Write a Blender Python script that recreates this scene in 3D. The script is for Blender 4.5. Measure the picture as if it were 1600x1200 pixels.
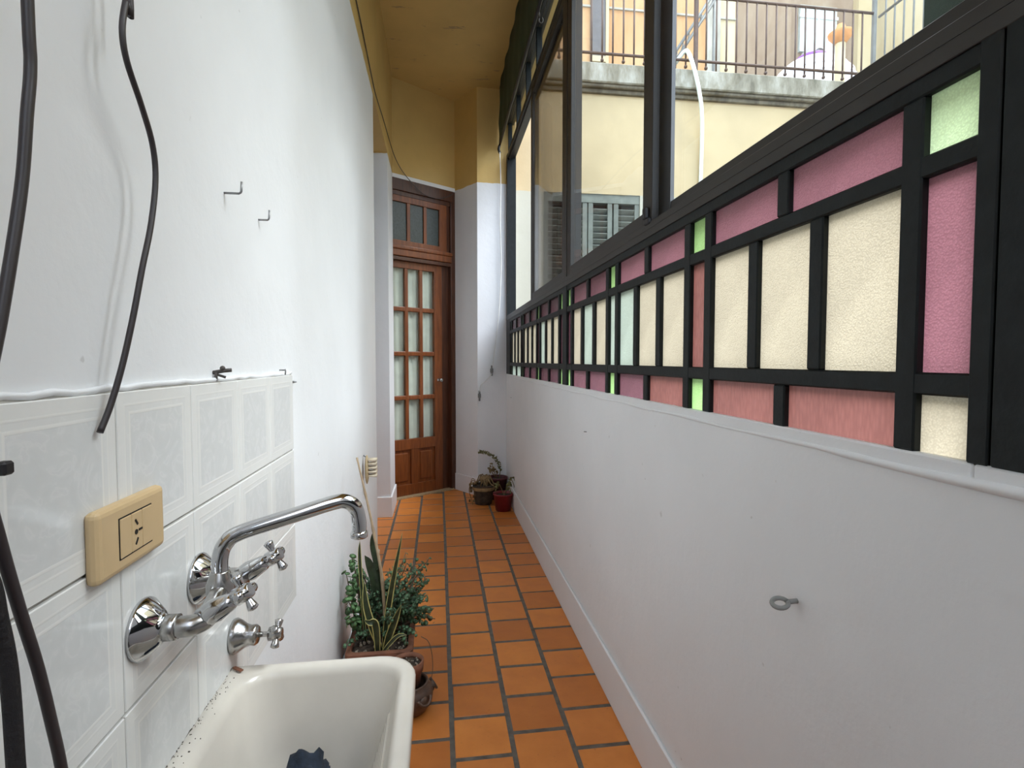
import bpy, bmesh, math, random
from mathutils import Vector, Matrix

# ------------------------------------------------------------------ scene, camera, light
for o in list(bpy.data.objects):
    bpy.data.objects.remove(o)
scene = bpy.context.scene
COL = scene.collection

CAM_H = 1.30
cam_data = bpy.data.cameras.new('camera')
cam_data.sensor_width = 36.0
cam_data.lens = 36.0 * 840.0 / 1600.0
cam_data.clip_start = 0.02
cam = bpy.data.objects.new('camera', cam_data)
COL.objects.link(cam)
cam.location = (0, 0, CAM_H)
cam.rotation_euler = (math.radians(90 - 2.488), 0, math.radians(-7.788))
scene.camera = cam

world = bpy.data.worlds.new('overcast_sky')
scene.world = world
world.use_nodes = True
wb = world.node_tree.nodes['Background']
wb.inputs['Color'].default_value = (0.79, 0.915, 1.08, 1)
wb.inputs['Strength'].default_value = 4.6

# sun veiled by thin cloud: a broad soft source high over the courtyard
sun_data = bpy.data.lights.new('veiled_sun', 'SUN')
sun_data.energy = 6.4
sun_data.angle = math.radians(38)
sun_data.color = (0.97, 0.985, 1.0)
sun = bpy.data.objects.new('veiled_sun', sun_data)
COL.objects.link(sun)
sun.location = (8, -5, 12)
sun.rotation_euler = Vector((-1.0, 0.26, -1.28)).to_track_quat('-Z', 'Y').to_euler()

scene.view_settings.view_transform = 'Standard'
scene.view_settings.look = 'None'
scene.view_settings.gamma = 1.0
scene.view_settings.use_curve_mapping = False
scene.view_settings.exposure = 0.0

R = random.Random(7)

# ------------------------------------------------------------------ materials
def new_mat(name):
    m = bpy.data.materials.new(name)
    m.use_nodes = True
    nt = m.node_tree
    return m, nt, nt.nodes['Principled BSDF']

def N(nt, t, **kw):
    n = nt.nodes.new(t)
    for k, v in kw.items():
        setattr(n, k, v)
    return n

def L(nt, a, b):
    nt.links.new(a, b)

def ramp(nt, fac, stops):
    r = N(nt, 'ShaderNodeValToRGB')
    el = r.color_ramp.elements
    while len(el) < len(stops):
        el.new(0.5)
    for e, (p, c) in zip(el, stops):
        e.position = p
        e.color = (*c, 1) if len(c) == 3 else c
    L(nt, fac, r.inputs['Fac'])
    return r.outputs['Color']

def coords(nt, kind='Object', scale=None):
    tc = N(nt, 'ShaderNodeTexCoord')
    out = tc.outputs[kind]
    if scale:
        mp = N(nt, 'ShaderNodeMapping')
        mp.inputs['Scale'].default_value = scale
        L(nt, out, mp.inputs['Vector'])
        out = mp.outputs['Vector']
    return out

def noise(nt, vec, scale, detail=4, rough=0.55):
    n = N(nt, 'ShaderNodeTexNoise')
    n.inputs['Scale'].default_value = scale
    n.inputs['Detail'].default_value = detail
    n.inputs['Roughness'].default_value = rough
    L(nt, vec, n.inputs['Vector'])
    return n.outputs['Fac']

def bump(nt, bsdf, height, strength=0.2, dist=0.01):
    b = N(nt, 'ShaderNodeBump')
    b.inputs['Strength'].default_value = strength
    b.inputs['Distance'].default_value = dist
    L(nt, height, b.inputs['Height'])
    L(nt, b.outputs['Normal'], bsdf.inputs['Normal'])
    return b

def mixc(nt, fac, a, b, mode='MIX'):
    m = N(nt, 'ShaderNodeMix', data_type='RGBA', blend_type=mode)
    for s, v in ((m.inputs[0], fac), (m.inputs[6], a), (m.inputs[7], b)):
        if hasattr(v, 'is_output'):
            L(nt, v, s)
        elif isinstance(v, (int, float)):
            s.default_value = v
        else:
            s.default_value = (*v, 1)
    return m.outputs[2]

def math_node(nt, op, a, b=None):
    m = N(nt, 'ShaderNodeMath', operation=op)
    for i, v in enumerate((a, b)):
        if v is None:
            continue
        if hasattr(v, 'is_output'):
            L(nt, v, m.inputs[i])
        else:
            m.inputs[i].default_value = v
    return m.outputs[0]

def mat_simple(name, col, rough=0.5, metal=0.0, var=0.12, scale=12, bmp=0.0, bscale=60, spec=0.5, coat=0.0):
    m, nt, p = new_mat(name)
    v = coords(nt)
    f = noise(nt, v, scale)
    lo = tuple(c * (1 - var) for c in col)
    hi = tuple(min(1, c * (1 + var)) for c in col)
    L(nt, ramp(nt, f, [(0.3, lo), (0.7, hi)]), p.inputs['Base Color'])
    p.inputs['Roughness'].default_value = rough
    p.inputs['Metallic'].default_value = metal
    p.inputs['Specular IOR Level'].default_value = spec
    p.inputs['Coat Weight'].default_value = coat
    if bmp:
        bump(nt, p, noise(nt, v, bscale, 6), bmp, 0.004)
    return m

WHITE = (0.78, 0.785, 0.80)
OCHRE = (0.60, 0.40, 0.135)

def mat_wall(name, white=WHITE, ochre=OCHRE, line=2.975, peel=0.0):
    """white paint below a hand-cut line, ochre paint above it; scuffs and hairline dirt"""
    m, nt, p = new_mat(name)
    v = coords(nt)
    sep = N(nt, 'ShaderNodeSeparateXYZ')
    L(nt, v, sep.inputs[0])
    n1 = noise(nt, v, 9, 3)
    z = math_node(nt, 'ADD', sep.outputs['Z'], math_node(nt, 'MULTIPLY', math_node(nt, 'SUBTRACT', n1, 0.5), 0.02))
    above = math_node(nt, 'GREATER_THAN', z, line)
    n2 = noise(nt, v, 2.2, 5)
    w = ramp(nt, n2, [(0.25, tuple(c * 0.95 for c in white)), (0.75, tuple(min(1, c * 1.03) for c in white))])
    o = ramp(nt, n2, [(0.25, tuple(c * 0.88 for c in ochre)), (0.75, tuple(c * 1.1 for c in ochre))])
    c = mixc(nt, above, w, o)
    # small scuffs
    spk = noise(nt, v, 38, 2, 0.4)
    sc = ramp(nt, spk, [(0.77, (0, 0, 0)), (0.80, (1, 1, 1))])
    c = mixc(nt, math_node(nt, 'MULTIPLY', sc, 0.35), c, (0.35, 0.33, 0.30))
    L(nt, c, p.inputs['Base Color'])
    p.inputs['Roughness'].default_value = 0.55
    b1 = noise(nt, v, 5, 4)
    b2 = noise(nt, v, 110, 3)
    h = math_node(nt, 'ADD', math_node(nt, 'MULTIPLY', b1, 1.6), math_node(nt, 'MULTIPLY', b2, 0.12))
    bump(nt, p, h, 0.30, 0.012)
    return m

def mat_ceiling():
    m, nt, p = new_mat('ochre_ceiling_paint')
    v = coords(nt)
    n2 = noise(nt, v, 2.0, 5)
    c = ramp(nt, n2, [(0.25, tuple(x * 0.85 for x in OCHRE)), (0.75, tuple(x * 1.1 for x in OCHRE))])
    st = noise(nt, coords(nt, 'Object', (1.0, 3.2, 1.0)), 3.4, 8, 0.7)
    pe = ramp(nt, st, [(0.625, (0, 0, 0)), (0.65, (1, 1, 1))])
    c = mixc(nt, math_node(nt, 'MULTIPLY', pe, 0.6), c, (0.22, 0.17, 0.11))
    L(nt, c, p.inputs['Base Color'])
    p.inputs['Roughness'].default_value = 0.7
    bump(nt, p, math_node(nt, 'SUBTRACT', n2, pe), 0.5, 0.01)
    return m

def mat_floor_tile():
    m, nt, p = new_mat('terracotta_floor_tile')
    oi = N(nt, 'ShaderNodeObjectInfo')
    v = coords(nt)
    off = N(nt, 'ShaderNodeVectorMath', operation='ADD')
    L(nt, v, off.inputs[0])
    cmb = N(nt, 'ShaderNodeCombineXYZ')
    L(nt, math_node(nt, 'MULTIPLY', oi.outputs['Random'], 37.0), cmb.inputs[0])
    L(nt, math_node(nt, 'MULTIPLY', oi.outputs['Random'], 91.0), cmb.inputs[1])
    L(nt, cmb.outputs[0], off.inputs[1])
    n1 = noise(nt, off.outputs[0], 11, 5)
    base = ramp(nt, n1, [(0.25, (0.56, 0.175, 0.034)), (0.75, (0.68, 0.235, 0.052))])
    tint = ramp(nt, oi.outputs['Random'], [(0.0, (0.80, 0.76, 0.72)), (0.5, (1, 1, 1)), (1.0, (1.12, 1.16, 1.1))])
    c = mixc(nt, 1.0, base, tint, 'MULTIPLY')
    n2 = noise(nt, off.outputs[0], 55, 3)
    d = ramp(nt, n2, [(0.66, (0, 0, 0)), (0.74, (1, 1, 1))])
    c = mixc(nt, math_node(nt, 'MULTIPLY', d, 0.3), c, (0.22, 0.07, 0.03))
    L(nt, c, p.inputs['Base Color'])
    L(nt, ramp(nt, n1, [(0.2, (0.34,) * 3), (0.8, (0.5,) * 3)]), p.inputs['Roughness'])
    p.inputs['Specular IOR Level'].default_value = 0.35
    bump(nt, p, math_node(nt, 'ADD', n1, math_node(nt, 'MULTIPLY', n2, 0.3)), 0.25, 0.004)
    return m

def mat_wall_tile():
    """glazed tile, marbled grey field inside two pale border lines (tile-local coordinates, Y along wall, Z up)"""
    m, nt, p = new_mat('glazed_wall_tile')
    tc = N(nt, 'ShaderNodeTexCoord')
    oi = N(nt, 'ShaderNodeObjectInfo')
    sep = N(nt, 'ShaderNodeSeparateXYZ')
    L(nt, tc.outputs['Object'], sep.inputs[0])
    a = math_node(nt, 'ABSOLUTE', sep.outputs['Y'])
    b = math_node(nt, 'ABSOLUTE', sep.outputs['Z'])
    d = math_node(nt, 'MAXIMUM', a, b)
    off = N(nt, 'ShaderNodeVectorMath', operation='ADD')
    L(nt, tc.outputs['Object'], off.inputs[0])
    cmb = N(nt, 'ShaderNodeCombineXYZ')
    for i, k in enumerate((41.0, 73.0, 17.0)):
        L(nt, math_node(nt, 'MULTIPLY', oi.outputs['Random'], k), cmb.inputs[i])
    L(nt, cmb.outputs[0], off.inputs[1])
    n = N(nt, 'ShaderNodeTexNoise')
    n.inputs['Scale'].default_value = 22
    n.inputs['Detail'].default_value = 6
    n.inputs['Distortion'].default_value = 2.2
    L(nt, off.outputs[0], n.inputs['Vector'])
    marb = ramp(nt, n.outputs['Fac'], [(0.35, (0.67, 0.675, 0.67)), (0.52, (0.69, 0.695, 0.69)), (0.58, (0.73, 0.73, 0.725)), (0.64, (0.69, 0.69, 0.69))])
    frame = ramp(nt, math_node(nt, 'MULTIPLY', d, 5.0), [
        (0.0, (0, 0, 0)), (0.348, (0, 0, 0)), (0.352, (1, 1, 1)), (0.366, (1, 1, 1)), (0.370, (0.5, 0.5, 0.5)),
        (0.405, (0.5, 0.5, 0.5)), (0.409, (1, 1, 1)), (0.418, (1, 1, 1)), (0.422, (0.75, 0.75, 0.75)), (0.5, (0.75, 0.75, 0.75))])
    c = mixc(nt, frame, marb, (0.80, 0.79, 0.765))
    L(nt, c, p.inputs['Base Color'])
    p.inputs['Roughness'].default_value = 0.16
    p.inputs['Specular IOR Level'].default_value = 0.45
    bump(nt, p, math_node(nt, 'ADD', frame, noise(nt, off.outputs[0], 14, 2)), 0.12, 0.004)
    return m

def mat_wood(name, c1, c2, rough=0.35):
    m, nt, p = new_mat(name)
    v = coords(nt, 'Object', (9, 9, 0.9))
    n = noise(nt, v, 5, 6, 0.65)
    L(nt, ramp(nt, n, [(0.3, c1), (0.7, c2)]), p.inputs['Base Color'])
    p.inputs['Roughness'].default_value = rough
    bump(nt, p, n, 0.15, 0.003)
    return m

def mat_pane(name, col, bscale=330, rough=0.14, streak=False):
    """textured coloured glass: scatters the daylight behind it and keeps a glossy skin"""
    m, nt, p = new_mat(name)
    out = nt.nodes['Material Output']
    v = coords(nt, 'Object', (1, 1, 0.25) if streak else None)
    vo = N(nt, 'ShaderNodeTexVoronoi')
    vo.inputs['Scale'].default_value = bscale
    L(nt, v, vo.inputs['Vector'])
    vs = noise(nt, coords(nt), 7, 4)
    tint = ramp(nt, vs, [(0.25, tuple(c * 0.86 for c in col)), (0.75, tuple(min(1, c * 1.08) for c in col))])
    cell = ramp(nt, vo.outputs['Distance'], [(0.0, (1.06, 1.06, 1.06)), (0.7, (0.86, 0.86, 0.86))])
    c = mixc(nt, 1.0, tint, cell, 'MULTIPLY')
    tr = N(nt, 'ShaderNodeBsdfTranslucent')
    L(nt, c, tr.inputs['Color'])
    gl = N(nt, 'ShaderNodeBsdfGlossy')
    gl.inputs['Roughness'].default_value = rough
    gl.inputs['Color'].default_value = (0.8, 0.8, 0.8, 1)
    b = N(nt, 'ShaderNodeBump')
    b.inputs['Strength'].default_value = 0.35
    b.inputs['Distance'].default_value = 0.002
    L(nt, vo.outputs['Distance'], b.inputs['Height'])
    for s in (tr, gl):
        L(nt, b.outputs['Normal'], s.inputs['Normal'])
    fr = N(nt, 'ShaderNodeFresnel')
    geo = N(nt, 'ShaderNodeNewGeometry')
    L(nt, math_node(nt, 'ADD', 1.4, math_node(nt, 'MULTIPLY', geo.outputs['Backfacing'], 1 / 1.4 - 1.4)), fr.inputs['IOR'])
    mx = N(nt, 'ShaderNodeMixShader')
    L(nt, math_node(nt, 'MULTIPLY', fr.outputs[0], 0.6), mx.inputs[0])
    L(nt, tr.outputs[0], mx.inputs[1])
    L(nt, gl.outputs[0], mx.inputs[2])
    L(nt, mx.outputs[0], out.inputs['Surface'])
    return m

def mat_clear(name, tint=(0.96, 0.98, 0.97), refl=1.0):
    m, nt, p = new_mat(name)
    out = nt.nodes['Material Output']
    t = N(nt, 'ShaderNodeBsdfTransparent')
    t.inputs['Color'].default_value = (*tint, 1)
    g = N(nt, 'ShaderNodeBsdfGlossy')
    g.inputs['Roughness'].default_value = 0.02
    fr = N(nt, 'ShaderNodeFresnel')
    geo = N(nt, 'ShaderNodeNewGeometry')          # same reflectance on both faces of the sheet
    L(nt, math_node(nt, 'ADD', 1.45, math_node(nt, 'MULTIPLY', geo.outputs['Backfacing'], 1 / 1.45 - 1.45)), fr.inputs['IOR'])
    mx = N(nt, 'ShaderNodeMixShader')
    L(nt, math_node(nt, 'MULTIPLY', fr.outputs[0], refl), mx.inputs[0])
    L(nt, t.outputs[0], mx.inputs[1])
    L(nt, g.outputs[0], mx.inputs[2])
    L(nt, mx.outputs[0], out.inputs['Surface'])
    return m

def mat_concrete(name, a, b, c, scale=5):
    m, nt, p = new_mat(name)
    v = coords(nt, 'Object', (1, 1, 0.35))
    n1 = noise(nt, v, scale, 8, 0.7)
    L(nt, ramp(nt, n1, [(0.32, a), (0.5, b), (0.66, c)]), p.inputs['Base Color'])
    p.inputs['Roughness'].default_value = 0.85
    bump(nt, p, n1, 0.5, 0.02)
    return m

M = {}
M['wall'] = mat_wall('white_and_ochre_wall_paint')
M['white'] = mat_wall('white_paint', line=99)
M['ceiling'] = mat_ceiling()
M['tile'] = mat_floor_tile()
M['grout'] = mat_simple('dark_floor_grout', (0.125, 0.108, 0.090), 0.9, var=0.35, scale=25, bmp=0.4, bscale=120)
M['walltile'] = mat_wall_tile()
M['tilegrout'] = mat_simple('wall_tile_grout', (0.42, 0.40, 0.37), 0.8, var=0.3, scale=30)
M['bronze'] = mat_simple('bronze_aluminium', (0.028, 0.024, 0.021), 0.42, 0.0, 0.1, spec=0.32)
M['greyalu'] = mat_simple('grey_aluminium', (0.10, 0.098, 0.10), 0.32, 0.6, 0.08)
M['iron'] = mat_simple('black_iron_paint', (0.0062, 0.0085, 0.0088), 0.5, 0.0, 0.3, scale=30, bmp=0.15, bscale=90, spec=0.22)
M['rubber'] = mat_simple('black_rubber', (0.012, 0.010, 0.012), 0.5)
M['cable'] = mat_simple('dark_cable_sheath', (0.028, 0.021, 0.022), 0.45)
M['strap'] = mat_simple('black_strap', (0.010, 0.008, 0.009), 0.75, bmp=0.6, bscale=200)
M['chrome'] = mat_simple('chrome', (0.52, 0.52, 0.53), 0.07, 1.0, 0.06)
M['dullchrome'] = mat_simple('worn_chrome', (0.42, 0.41, 0.40), 0.24, 1.0, 0.2, scale=60)
M['steel'] = mat_simple('hook_steel', (0.24, 0.24, 0.24), 0.4, 0.8)
M['paintedsteel'] = mat_simple('painted_hook', (0.26, 0.26, 0.25), 0.45)
M['cream'] = mat_pane('cream_textured_glass', (0.41, 0.36, 0.265))
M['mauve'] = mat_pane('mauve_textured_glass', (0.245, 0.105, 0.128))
M['mauve_dimmed'] = mat_pane('dimmed_mauve_textured_glass', (0.145, 0.064, 0.078))  # mauve glass with the farther panes' loss of light put into its colour
M['mauve_shaded'] = mat_pane('shaded_mauve_textured_glass', (0.072, 0.030, 0.038))  # same mauve, darker still: dimming at a grazing view painted in
M['rose'] = mat_pane('rose_textured_glass', (0.185, 0.075, 0.064), 160, streak=True)
M['green'] = mat_pane('green_textured_glass', (0.31, 0.50, 0.19))
M['palegreen'] = mat_pane('pale_green_textured_glass', (0.56, 0.72, 0.43))
M['blue'] = mat_pane('pale_blue_textured_glass', (0.345, 0.40, 0.335))
M['clear'] = mat_clear('clear_glass', refl=0.5)
M['clearback'] = mat_clear('glass_outer_face', (0.97, 0.97, 0.97), 0.3)
M['smoke'] = mat_clear('dusty_clear_glass', (0.86, 0.85, 0.83), 0.7)
M['wood'] = mat_wood('varnished_door_wood', (0.115, 0.030, 0.008), (0.25, 0.074, 0.018))
M['shadedwood'] = mat_wood('shaded_frame_wood', (0.045, 0.014, 0.006), (0.10, 0.034, 0.014))  # door frame wood, darkened in colour for the shade it stands in
M['palewood'] = mat_wood('pale_brush_wood', (0.34, 0.24, 0.13), (0.50, 0.38, 0.22), 0.5)
M['curtain'] = mat_simple('pale_curtain_cloth', (0.62, 0.63, 0.55), 0.85, var=0.12, scale=6)
M['transomglass'] = mat_simple('dark_frosted_glass', (0.045, 0.058, 0.055), 0.3, var=0.3, scale=60, bmp=0.3, bscale=120)
M['greenfab'] = mat_simple('dark_green_awning_fabric', (0.012, 0.040, 0.027), 0.65, var=0.15, bmp=0.2, bscale=150)
M['porcelain'] = mat_simple('off_white_sink_glaze', (0.66, 0.61, 0.54), 0.22, 0.0, 0.05, scale=9, spec=0.5)
M['grime'] = mat_simple('dark_grime_seal', (0.10, 0.085, 0.07), 0.9, var=0.6, scale=70)
M['ivory'] = mat_simple('ivory_plastic', (0.60, 0.43, 0.235), 0.4, var=0.05)
M['black'] = mat_simple('black_recess', (0.01, 0.008, 0.006), 0.8)
M['terracotta'] = mat_simple('old_terracotta', (0.20, 0.080, 0.045), 0.8, var=0.35, scale=20, bmp=0.3)
M['brownclay'] = mat_simple('brown_glazed_clay', (0.085, 0.048, 0.032), 0.38, var=0.4, scale=25, bmp=0.2)
M['soil'] = mat_simple('potting_soil', (0.045, 0.030, 0.020), 0.95, var=0.8, scale=60, bmp=1.0, bscale=90)
M['pebble'] = mat_simple('pale_pebble', (0.26, 0.21, 0.16), 0.8, var=0.4)
M['leaf'] = mat_simple('jade_leaf', (0.078, 0.150, 0.076), 0.38, var=0.45, scale=35)
M['leaf2'] = mat_simple('round_ivy_leaf', (0.085, 0.17, 0.065), 0.42, var=0.4, scale=30)
M['snake'] = mat_simple('snake_plant_green', (0.028, 0.045, 0.022), 0.4, var=0.5, scale=40)
M['snakeedge'] = mat_simple('snake_plant_yellow_margin', (0.50, 0.46, 0.16), 0.45, var=0.15)
M['stem'] = mat_simple('brown_stem', (0.12, 0.08, 0.05), 0.8, var=0.3)
M['bamboo'] = mat_simple('dry_bamboo', (0.36, 0.26, 0.16), 0.55, var=0.25, scale=30)
M['bristle'] = mat_simple('pale_bristles', (0.62, 0.53, 0.40), 0.8, var=0.2)
M['redpot'] = mat_simple('red_plastic_pot', (0.22, 0.018, 0.024), 0.45)
M['darkpot'] = mat_simple('dark_maroon_pot', (0.10, 0.022, 0.028), 0.5)
M['bark'] = mat_simple('dark_bark', (0.055, 0.038, 0.025), 0.9, var=0.5, scale=25, bmp=0.8, bscale=50)
M['dryleaf'] = mat_simple('dry_leaf', (0.24, 0.16, 0.075), 0.8, var=0.4, scale=25)
M['paleleaf'] = mat_simple('olive_leaf', (0.17, 0.16, 0.06), 0.7, var=0.4, scale=25)
M['wire'] = mat_simple('thin_brown_wire', (0.06, 0.05, 0.045), 0.6)
M['cord'] = mat_simple('white_cord', (0.72, 0.71, 0.68), 0.7)
M['cleat'] = mat_simple('grey_cleat', (0.16, 0.16, 0.16), 0.5)
M['bluecloth'] = mat_simple('navy_cloth', (0.012, 0.020, 0.036), 0.9, var=0.5, scale=50, bmp=0.6, bscale=150)
M['courtwall'] = mat_wall('courtyard_wall_paint', white=(0.45, 0.43, 0.35), ochre=(0.51, 0.395, 0.225), line=2.97)
M['courtfloor'] = mat_simple('courtyard_floor', (0.42, 0.40, 0.37), 0.85, var=0.2, scale=4)
M['ledge'] = mat_concrete('weathered_ledge', (0.10, 0.088, 0.062), (0.235, 0.215, 0.165), (0.40, 0.385, 0.335), 7)
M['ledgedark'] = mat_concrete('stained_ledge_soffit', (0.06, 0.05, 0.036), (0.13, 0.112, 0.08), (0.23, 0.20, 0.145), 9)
M['rail'] = mat_simple('rusty_brown_iron', (0.085, 0.050, 0.038), 0.6, var=0.3, scale=20)
M['greyrail'] = mat_simple('grey_iron', (0.15, 0.15, 0.14), 0.55, var=0.2)
M['shutter'] = mat_simple('grey_green_shutter', (0.17, 0.185, 0.16), 0.7, var=0.25, scale=9)
M['hose'] = mat_simple('white_hose', (0.80, 0.86, 0.78), 0.45)
M['orangewall'] = mat_concrete('peach_rendered_wall', (0.42, 0.225, 0.10), (0.50, 0.29, 0.145), (0.54, 0.36, 0.20), 1.6)
M['creamwall'] = mat_concrete('cream_rendered_wall', (0.45, 0.36, 0.215), (0.52, 0.43, 0.27), (0.55, 0.47, 0.32), 1.6)
M['taupewall'] = mat_concrete('taupe_rendered_wall', (0.26, 0.185, 0.13), (0.32, 0.24, 0.175), (0.38, 0.30, 0.225), 1.6)
M['stain'] = mat_concrete('grey_stained_render', (0.25, 0.23, 0.19), (0.36, 0.34, 0.29), (0.45, 0.42, 0.36), 3)
M['blind'] = mat_simple('pale_roller_blind', (0.56, 0.62, 0.60), 0.6)
M['darkglass'] = mat_simple('dim_window_glass', (0.12, 0.11, 0.11), 0.15)
M['tank'] = mat_simple('white_tank', (0.80, 0.78, 0.80), 0.5)
M['tankband'] = mat_simple('purple_tank_band', (0.20, 0.06, 0.26), 0.5)
M['cap'] = mat_simple('terracotta_vent_cap', (0.52, 0.24, 0.09), 0.7)
M['whitemetal'] = mat_simple('white_metal', (0.72, 0.73, 0.74), 0.5)
M['dark'] = mat_simple('painted_interior_dark', (0.03, 0.028, 0.025), 0.9)  # near-black colour standing for unlit space behind door and louvres

# ------------------------------------------------------------------ mesh helpers
OFF = {}          # object name -> world offset of its root

class MB:
    def __init__(self):
        self.bm = bmesh.new()

    def box(self, x0, x1, y0, y1, z0, z1, bev=0.0, mi=0, seg=1):
        vs = [self.bm.verts.new((x, y, z)) for x in (x0, x1) for y in (y0, y1) for z in (z0, z1)]
        q = [(0, 1, 3, 2), (4, 6, 7, 5), (0, 4, 5, 1), (2, 3, 7, 6), (0, 2, 6, 4), (1, 5, 7, 3)]
        fs = [self.bm.faces.new([vs[i] for i in f]) for f in q]
        for f in fs:
            f.material_index = mi
        if bev > 0:
            es = list({e for f in fs for e in f.edges})
            bmesh.ops.bevel(self.bm, geom=es, offset=bev, segments=seg, affect='EDGES', profile=0.5)
        return fs

    def obox(self, c, ax, ay, az, hx, hy, hz, bev=0.0, mi=0):
        """box about centre c with unit axes and half sizes"""
        c = Vector(c); ax = Vector(ax) * hx; ay = Vector(ay) * hy; az = Vector(az) * hz
        vs = [self.bm.verts.new(c + ax * i + ay * j + az * k) for i in (-1, 1) for j in (-1, 1) for k in (-1, 1)]
        q = [(0, 1, 3, 2), (4, 6, 7, 5), (0, 4, 5, 1), (2, 3, 7, 6), (0, 2, 6, 4), (1, 5, 7, 3)]
        fs = [self.bm.faces.new([vs[i] for i in f]) for f in q]
        for f in fs:
            f.material_index = mi
        if bev > 0:
            es = list({e for f in fs for e in f.edges})
            bmesh.ops.bevel(self.bm, geom=es, offset=bev, segments=2, affect='EDGES', profile=0.5)

    def tube(self, pts, r, n=10, cap=True, mi=0):
        pts = [Vector(p) for p in pts]
        rs = r if isinstance(r, (list, tuple)) else [r] * len(pts)
        rings = []
        up = None
        for i, p in enumerate(pts):
            a = pts[max(0, i - 1)]; b = pts[min(len(pts) - 1, i + 1)]
            t = (b - a).normalized()
            if up is None:
                up = Vector((0, 0, 1)) if abs(t.z) < 0.9 else Vector((0, 1, 0))
            s = t.cross(up)
            if s.length < 1e-6:
                s = t.cross(Vector((1, 0, 0)))
            s.normalize()
            up = s.cross(t).normalized()
            rings.append([self.bm.verts.new(p + (s * math.cos(2 * math.pi * k / n) + up * math.sin(2 * math.pi * k / n)) * rs[i]) for k in range(n)])
        for a, b in zip(rings, rings[1:]):
            for k in range(n):
                f = self.bm.faces.new((a[k], a[(k + 1) % n], b[(k + 1) % n], b[k]))
                f.smooth = True
                f.material_index = mi
        if cap:
            for ring in (rings[0], rings[-1]):
                f = self.bm.faces.new(ring)
                f.material_index = mi
        return rings

    def lathe(self, prof, c, axis=(0, 0, 1), n=28, mi=0, cap0=True, cap1=True):
        """prof: list of (radius, height along axis)"""
        c = Vector(c); ax = Vector(axis).normalized()
        s = ax.cross(Vector((0, 0, 1)) if abs(ax.z) < 0.9 else Vector((1, 0, 0))).normalized()
        u = s.cross(ax).normalized()
        rings = []
        for r, h in prof:
            rings.append([self.bm.verts.new(c + ax * h + (s * math.cos(2 * math.pi * k / n) + u * math.sin(2 * math.pi * k / n)) * max(r, 1e-4)) for k in range(n)])
        for a, b in zip(rings, rings[1:]):
            for k in range(n):
                f = self.bm.faces.new((a[k], a[(k + 1) % n], b[(k + 1) % n], b[k]))
                f.smooth = True
                f.material_index = mi
        if cap0:
            self.bm.faces.new(rings[0]).material_index = mi
        if cap1:
            self.bm.faces.new(rings[-1]).material_index = mi

    def ball(self, c, r, sx=1, sy=1, sz=1, n=10, mi=0, rot=None):
        mat = Matrix.Translation(Vector(c)) @ (rot.to_4x4() if rot else Matrix.Identity(4)) @ Matrix.Diagonal((sx * r, sy * r, sz * r, 1))
        res = bmesh.ops.create_uvsphere(self.bm, u_segments=n, v_segments=max(4, n * 2 // 3), radius=1, matrix=mat)
        for v in res['verts']:
            for f in v.link_faces:
                f.smooth = True
                f.material_index = mi

    def loops(self, rings, mi=0, cap0=False, cap1=False, smooth=True):
        vr = [[self.bm.verts.new(p) for p in r] for r in rings]
        n = len(vr[0])
        for a, b in zip(vr, vr[1:]):
            for k in range(n):
                f = self.bm.faces.new((a[k], a[(k + 1) % n], b[(k + 1) % n], b[k]))
                f.smooth = smooth
                f.material_index = mi
        if cap0:
            self.bm.faces.new(vr[0])
        if cap1:
            self.bm.faces.new(vr[-1])

    def prism(self, poly, z0, z1, mi=0):
        lo = [self.bm.verts.new((x, y, z0)) for x, y in poly]
        hi = [self.bm.verts.new((x, y, z1)) for x, y in poly]
        n = len(poly)
        self.bm.faces.new(lo); self.bm.faces.new(hi)
        for k in range(n):
            self.bm.faces.new((lo[k], lo[(k + 1) % n], hi[(k + 1) % n], hi[k]))

    def mesh(self, name, mats, off=(0, 0, 0)):
        o = Vector(off)
        if o.length > 0:
            for v in self.bm.verts:
                v.co -= o
        bmesh.ops.recalc_face_normals(self.bm, faces=self.bm.faces[:])
        me = bpy.data.meshes.new(name)
        self.bm.to_mesh(me)
        self.bm.free()
        for m in (mats if isinstance(mats, (list, tuple)) else [mats]):
            me.materials.append(m)
        return me

    def build(self, name, mats, parent=None, origin=None):
        """world-coordinate geometry -> one mesh object; parts keep their root's frame"""
        if parent is not None:
            off = OFF[parent.name]
        else:
            off = Vector(origin) if origin is not None else Vector((0, 0, 0))
        ob = bpy.data.objects.new(name, self.mesh(name, mats, off))
        COL.objects.link(ob)
        if parent is not None:
            ob.parent = parent
        else:
            ob.location = off
        OFF[ob.name] = Vector(off)
        return ob

def empty(name, loc):
    o = bpy.data.objects.new(name, None)
    COL.objects.link(o)
    o.location = loc
    o.empty_display_size = 0.05
    OFF[o.name] = Vector(loc)
    return o

def tag(o, label=None, cat=None, group=None, kind=None):
    if label: o['label'] = label
    if cat: o['category'] = cat
    if group: o['group'] = group
    if kind: o['kind'] = kind
    return o

def struct(o, label, cat):
    return tag(o, label, cat, kind='structure')

def inst(name, me, loc, parent):
    o = bpy.data.objects.new(name, me)
    COL.objects.link(o)
    o.parent = parent
    o.location = Vector(loc) - OFF[parent.name]
    OFF[o.name] = Vector(loc)
    return o

def smooth_path(pts, k=6):
    """Catmull-Rom through the points"""
    P = [Vector(p) for p in pts]
    P = [P[0] * 2 - P[1]] + P + [P[-1] * 2 - P[-2]]
    out = []
    for i in range(1, len(P) - 2):
        a, b, c, d = P[i - 1:i + 3]
        for j in range(k):
            t = j / k
            out.append(0.5 * ((2 * b) + (c - a) * t + (2 * a - 5 * b + 4 * c - d) * t * t + (3 * b - a - 3 * c + d) * t ** 3))
    out.append(P[-2])
    return out

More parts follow.
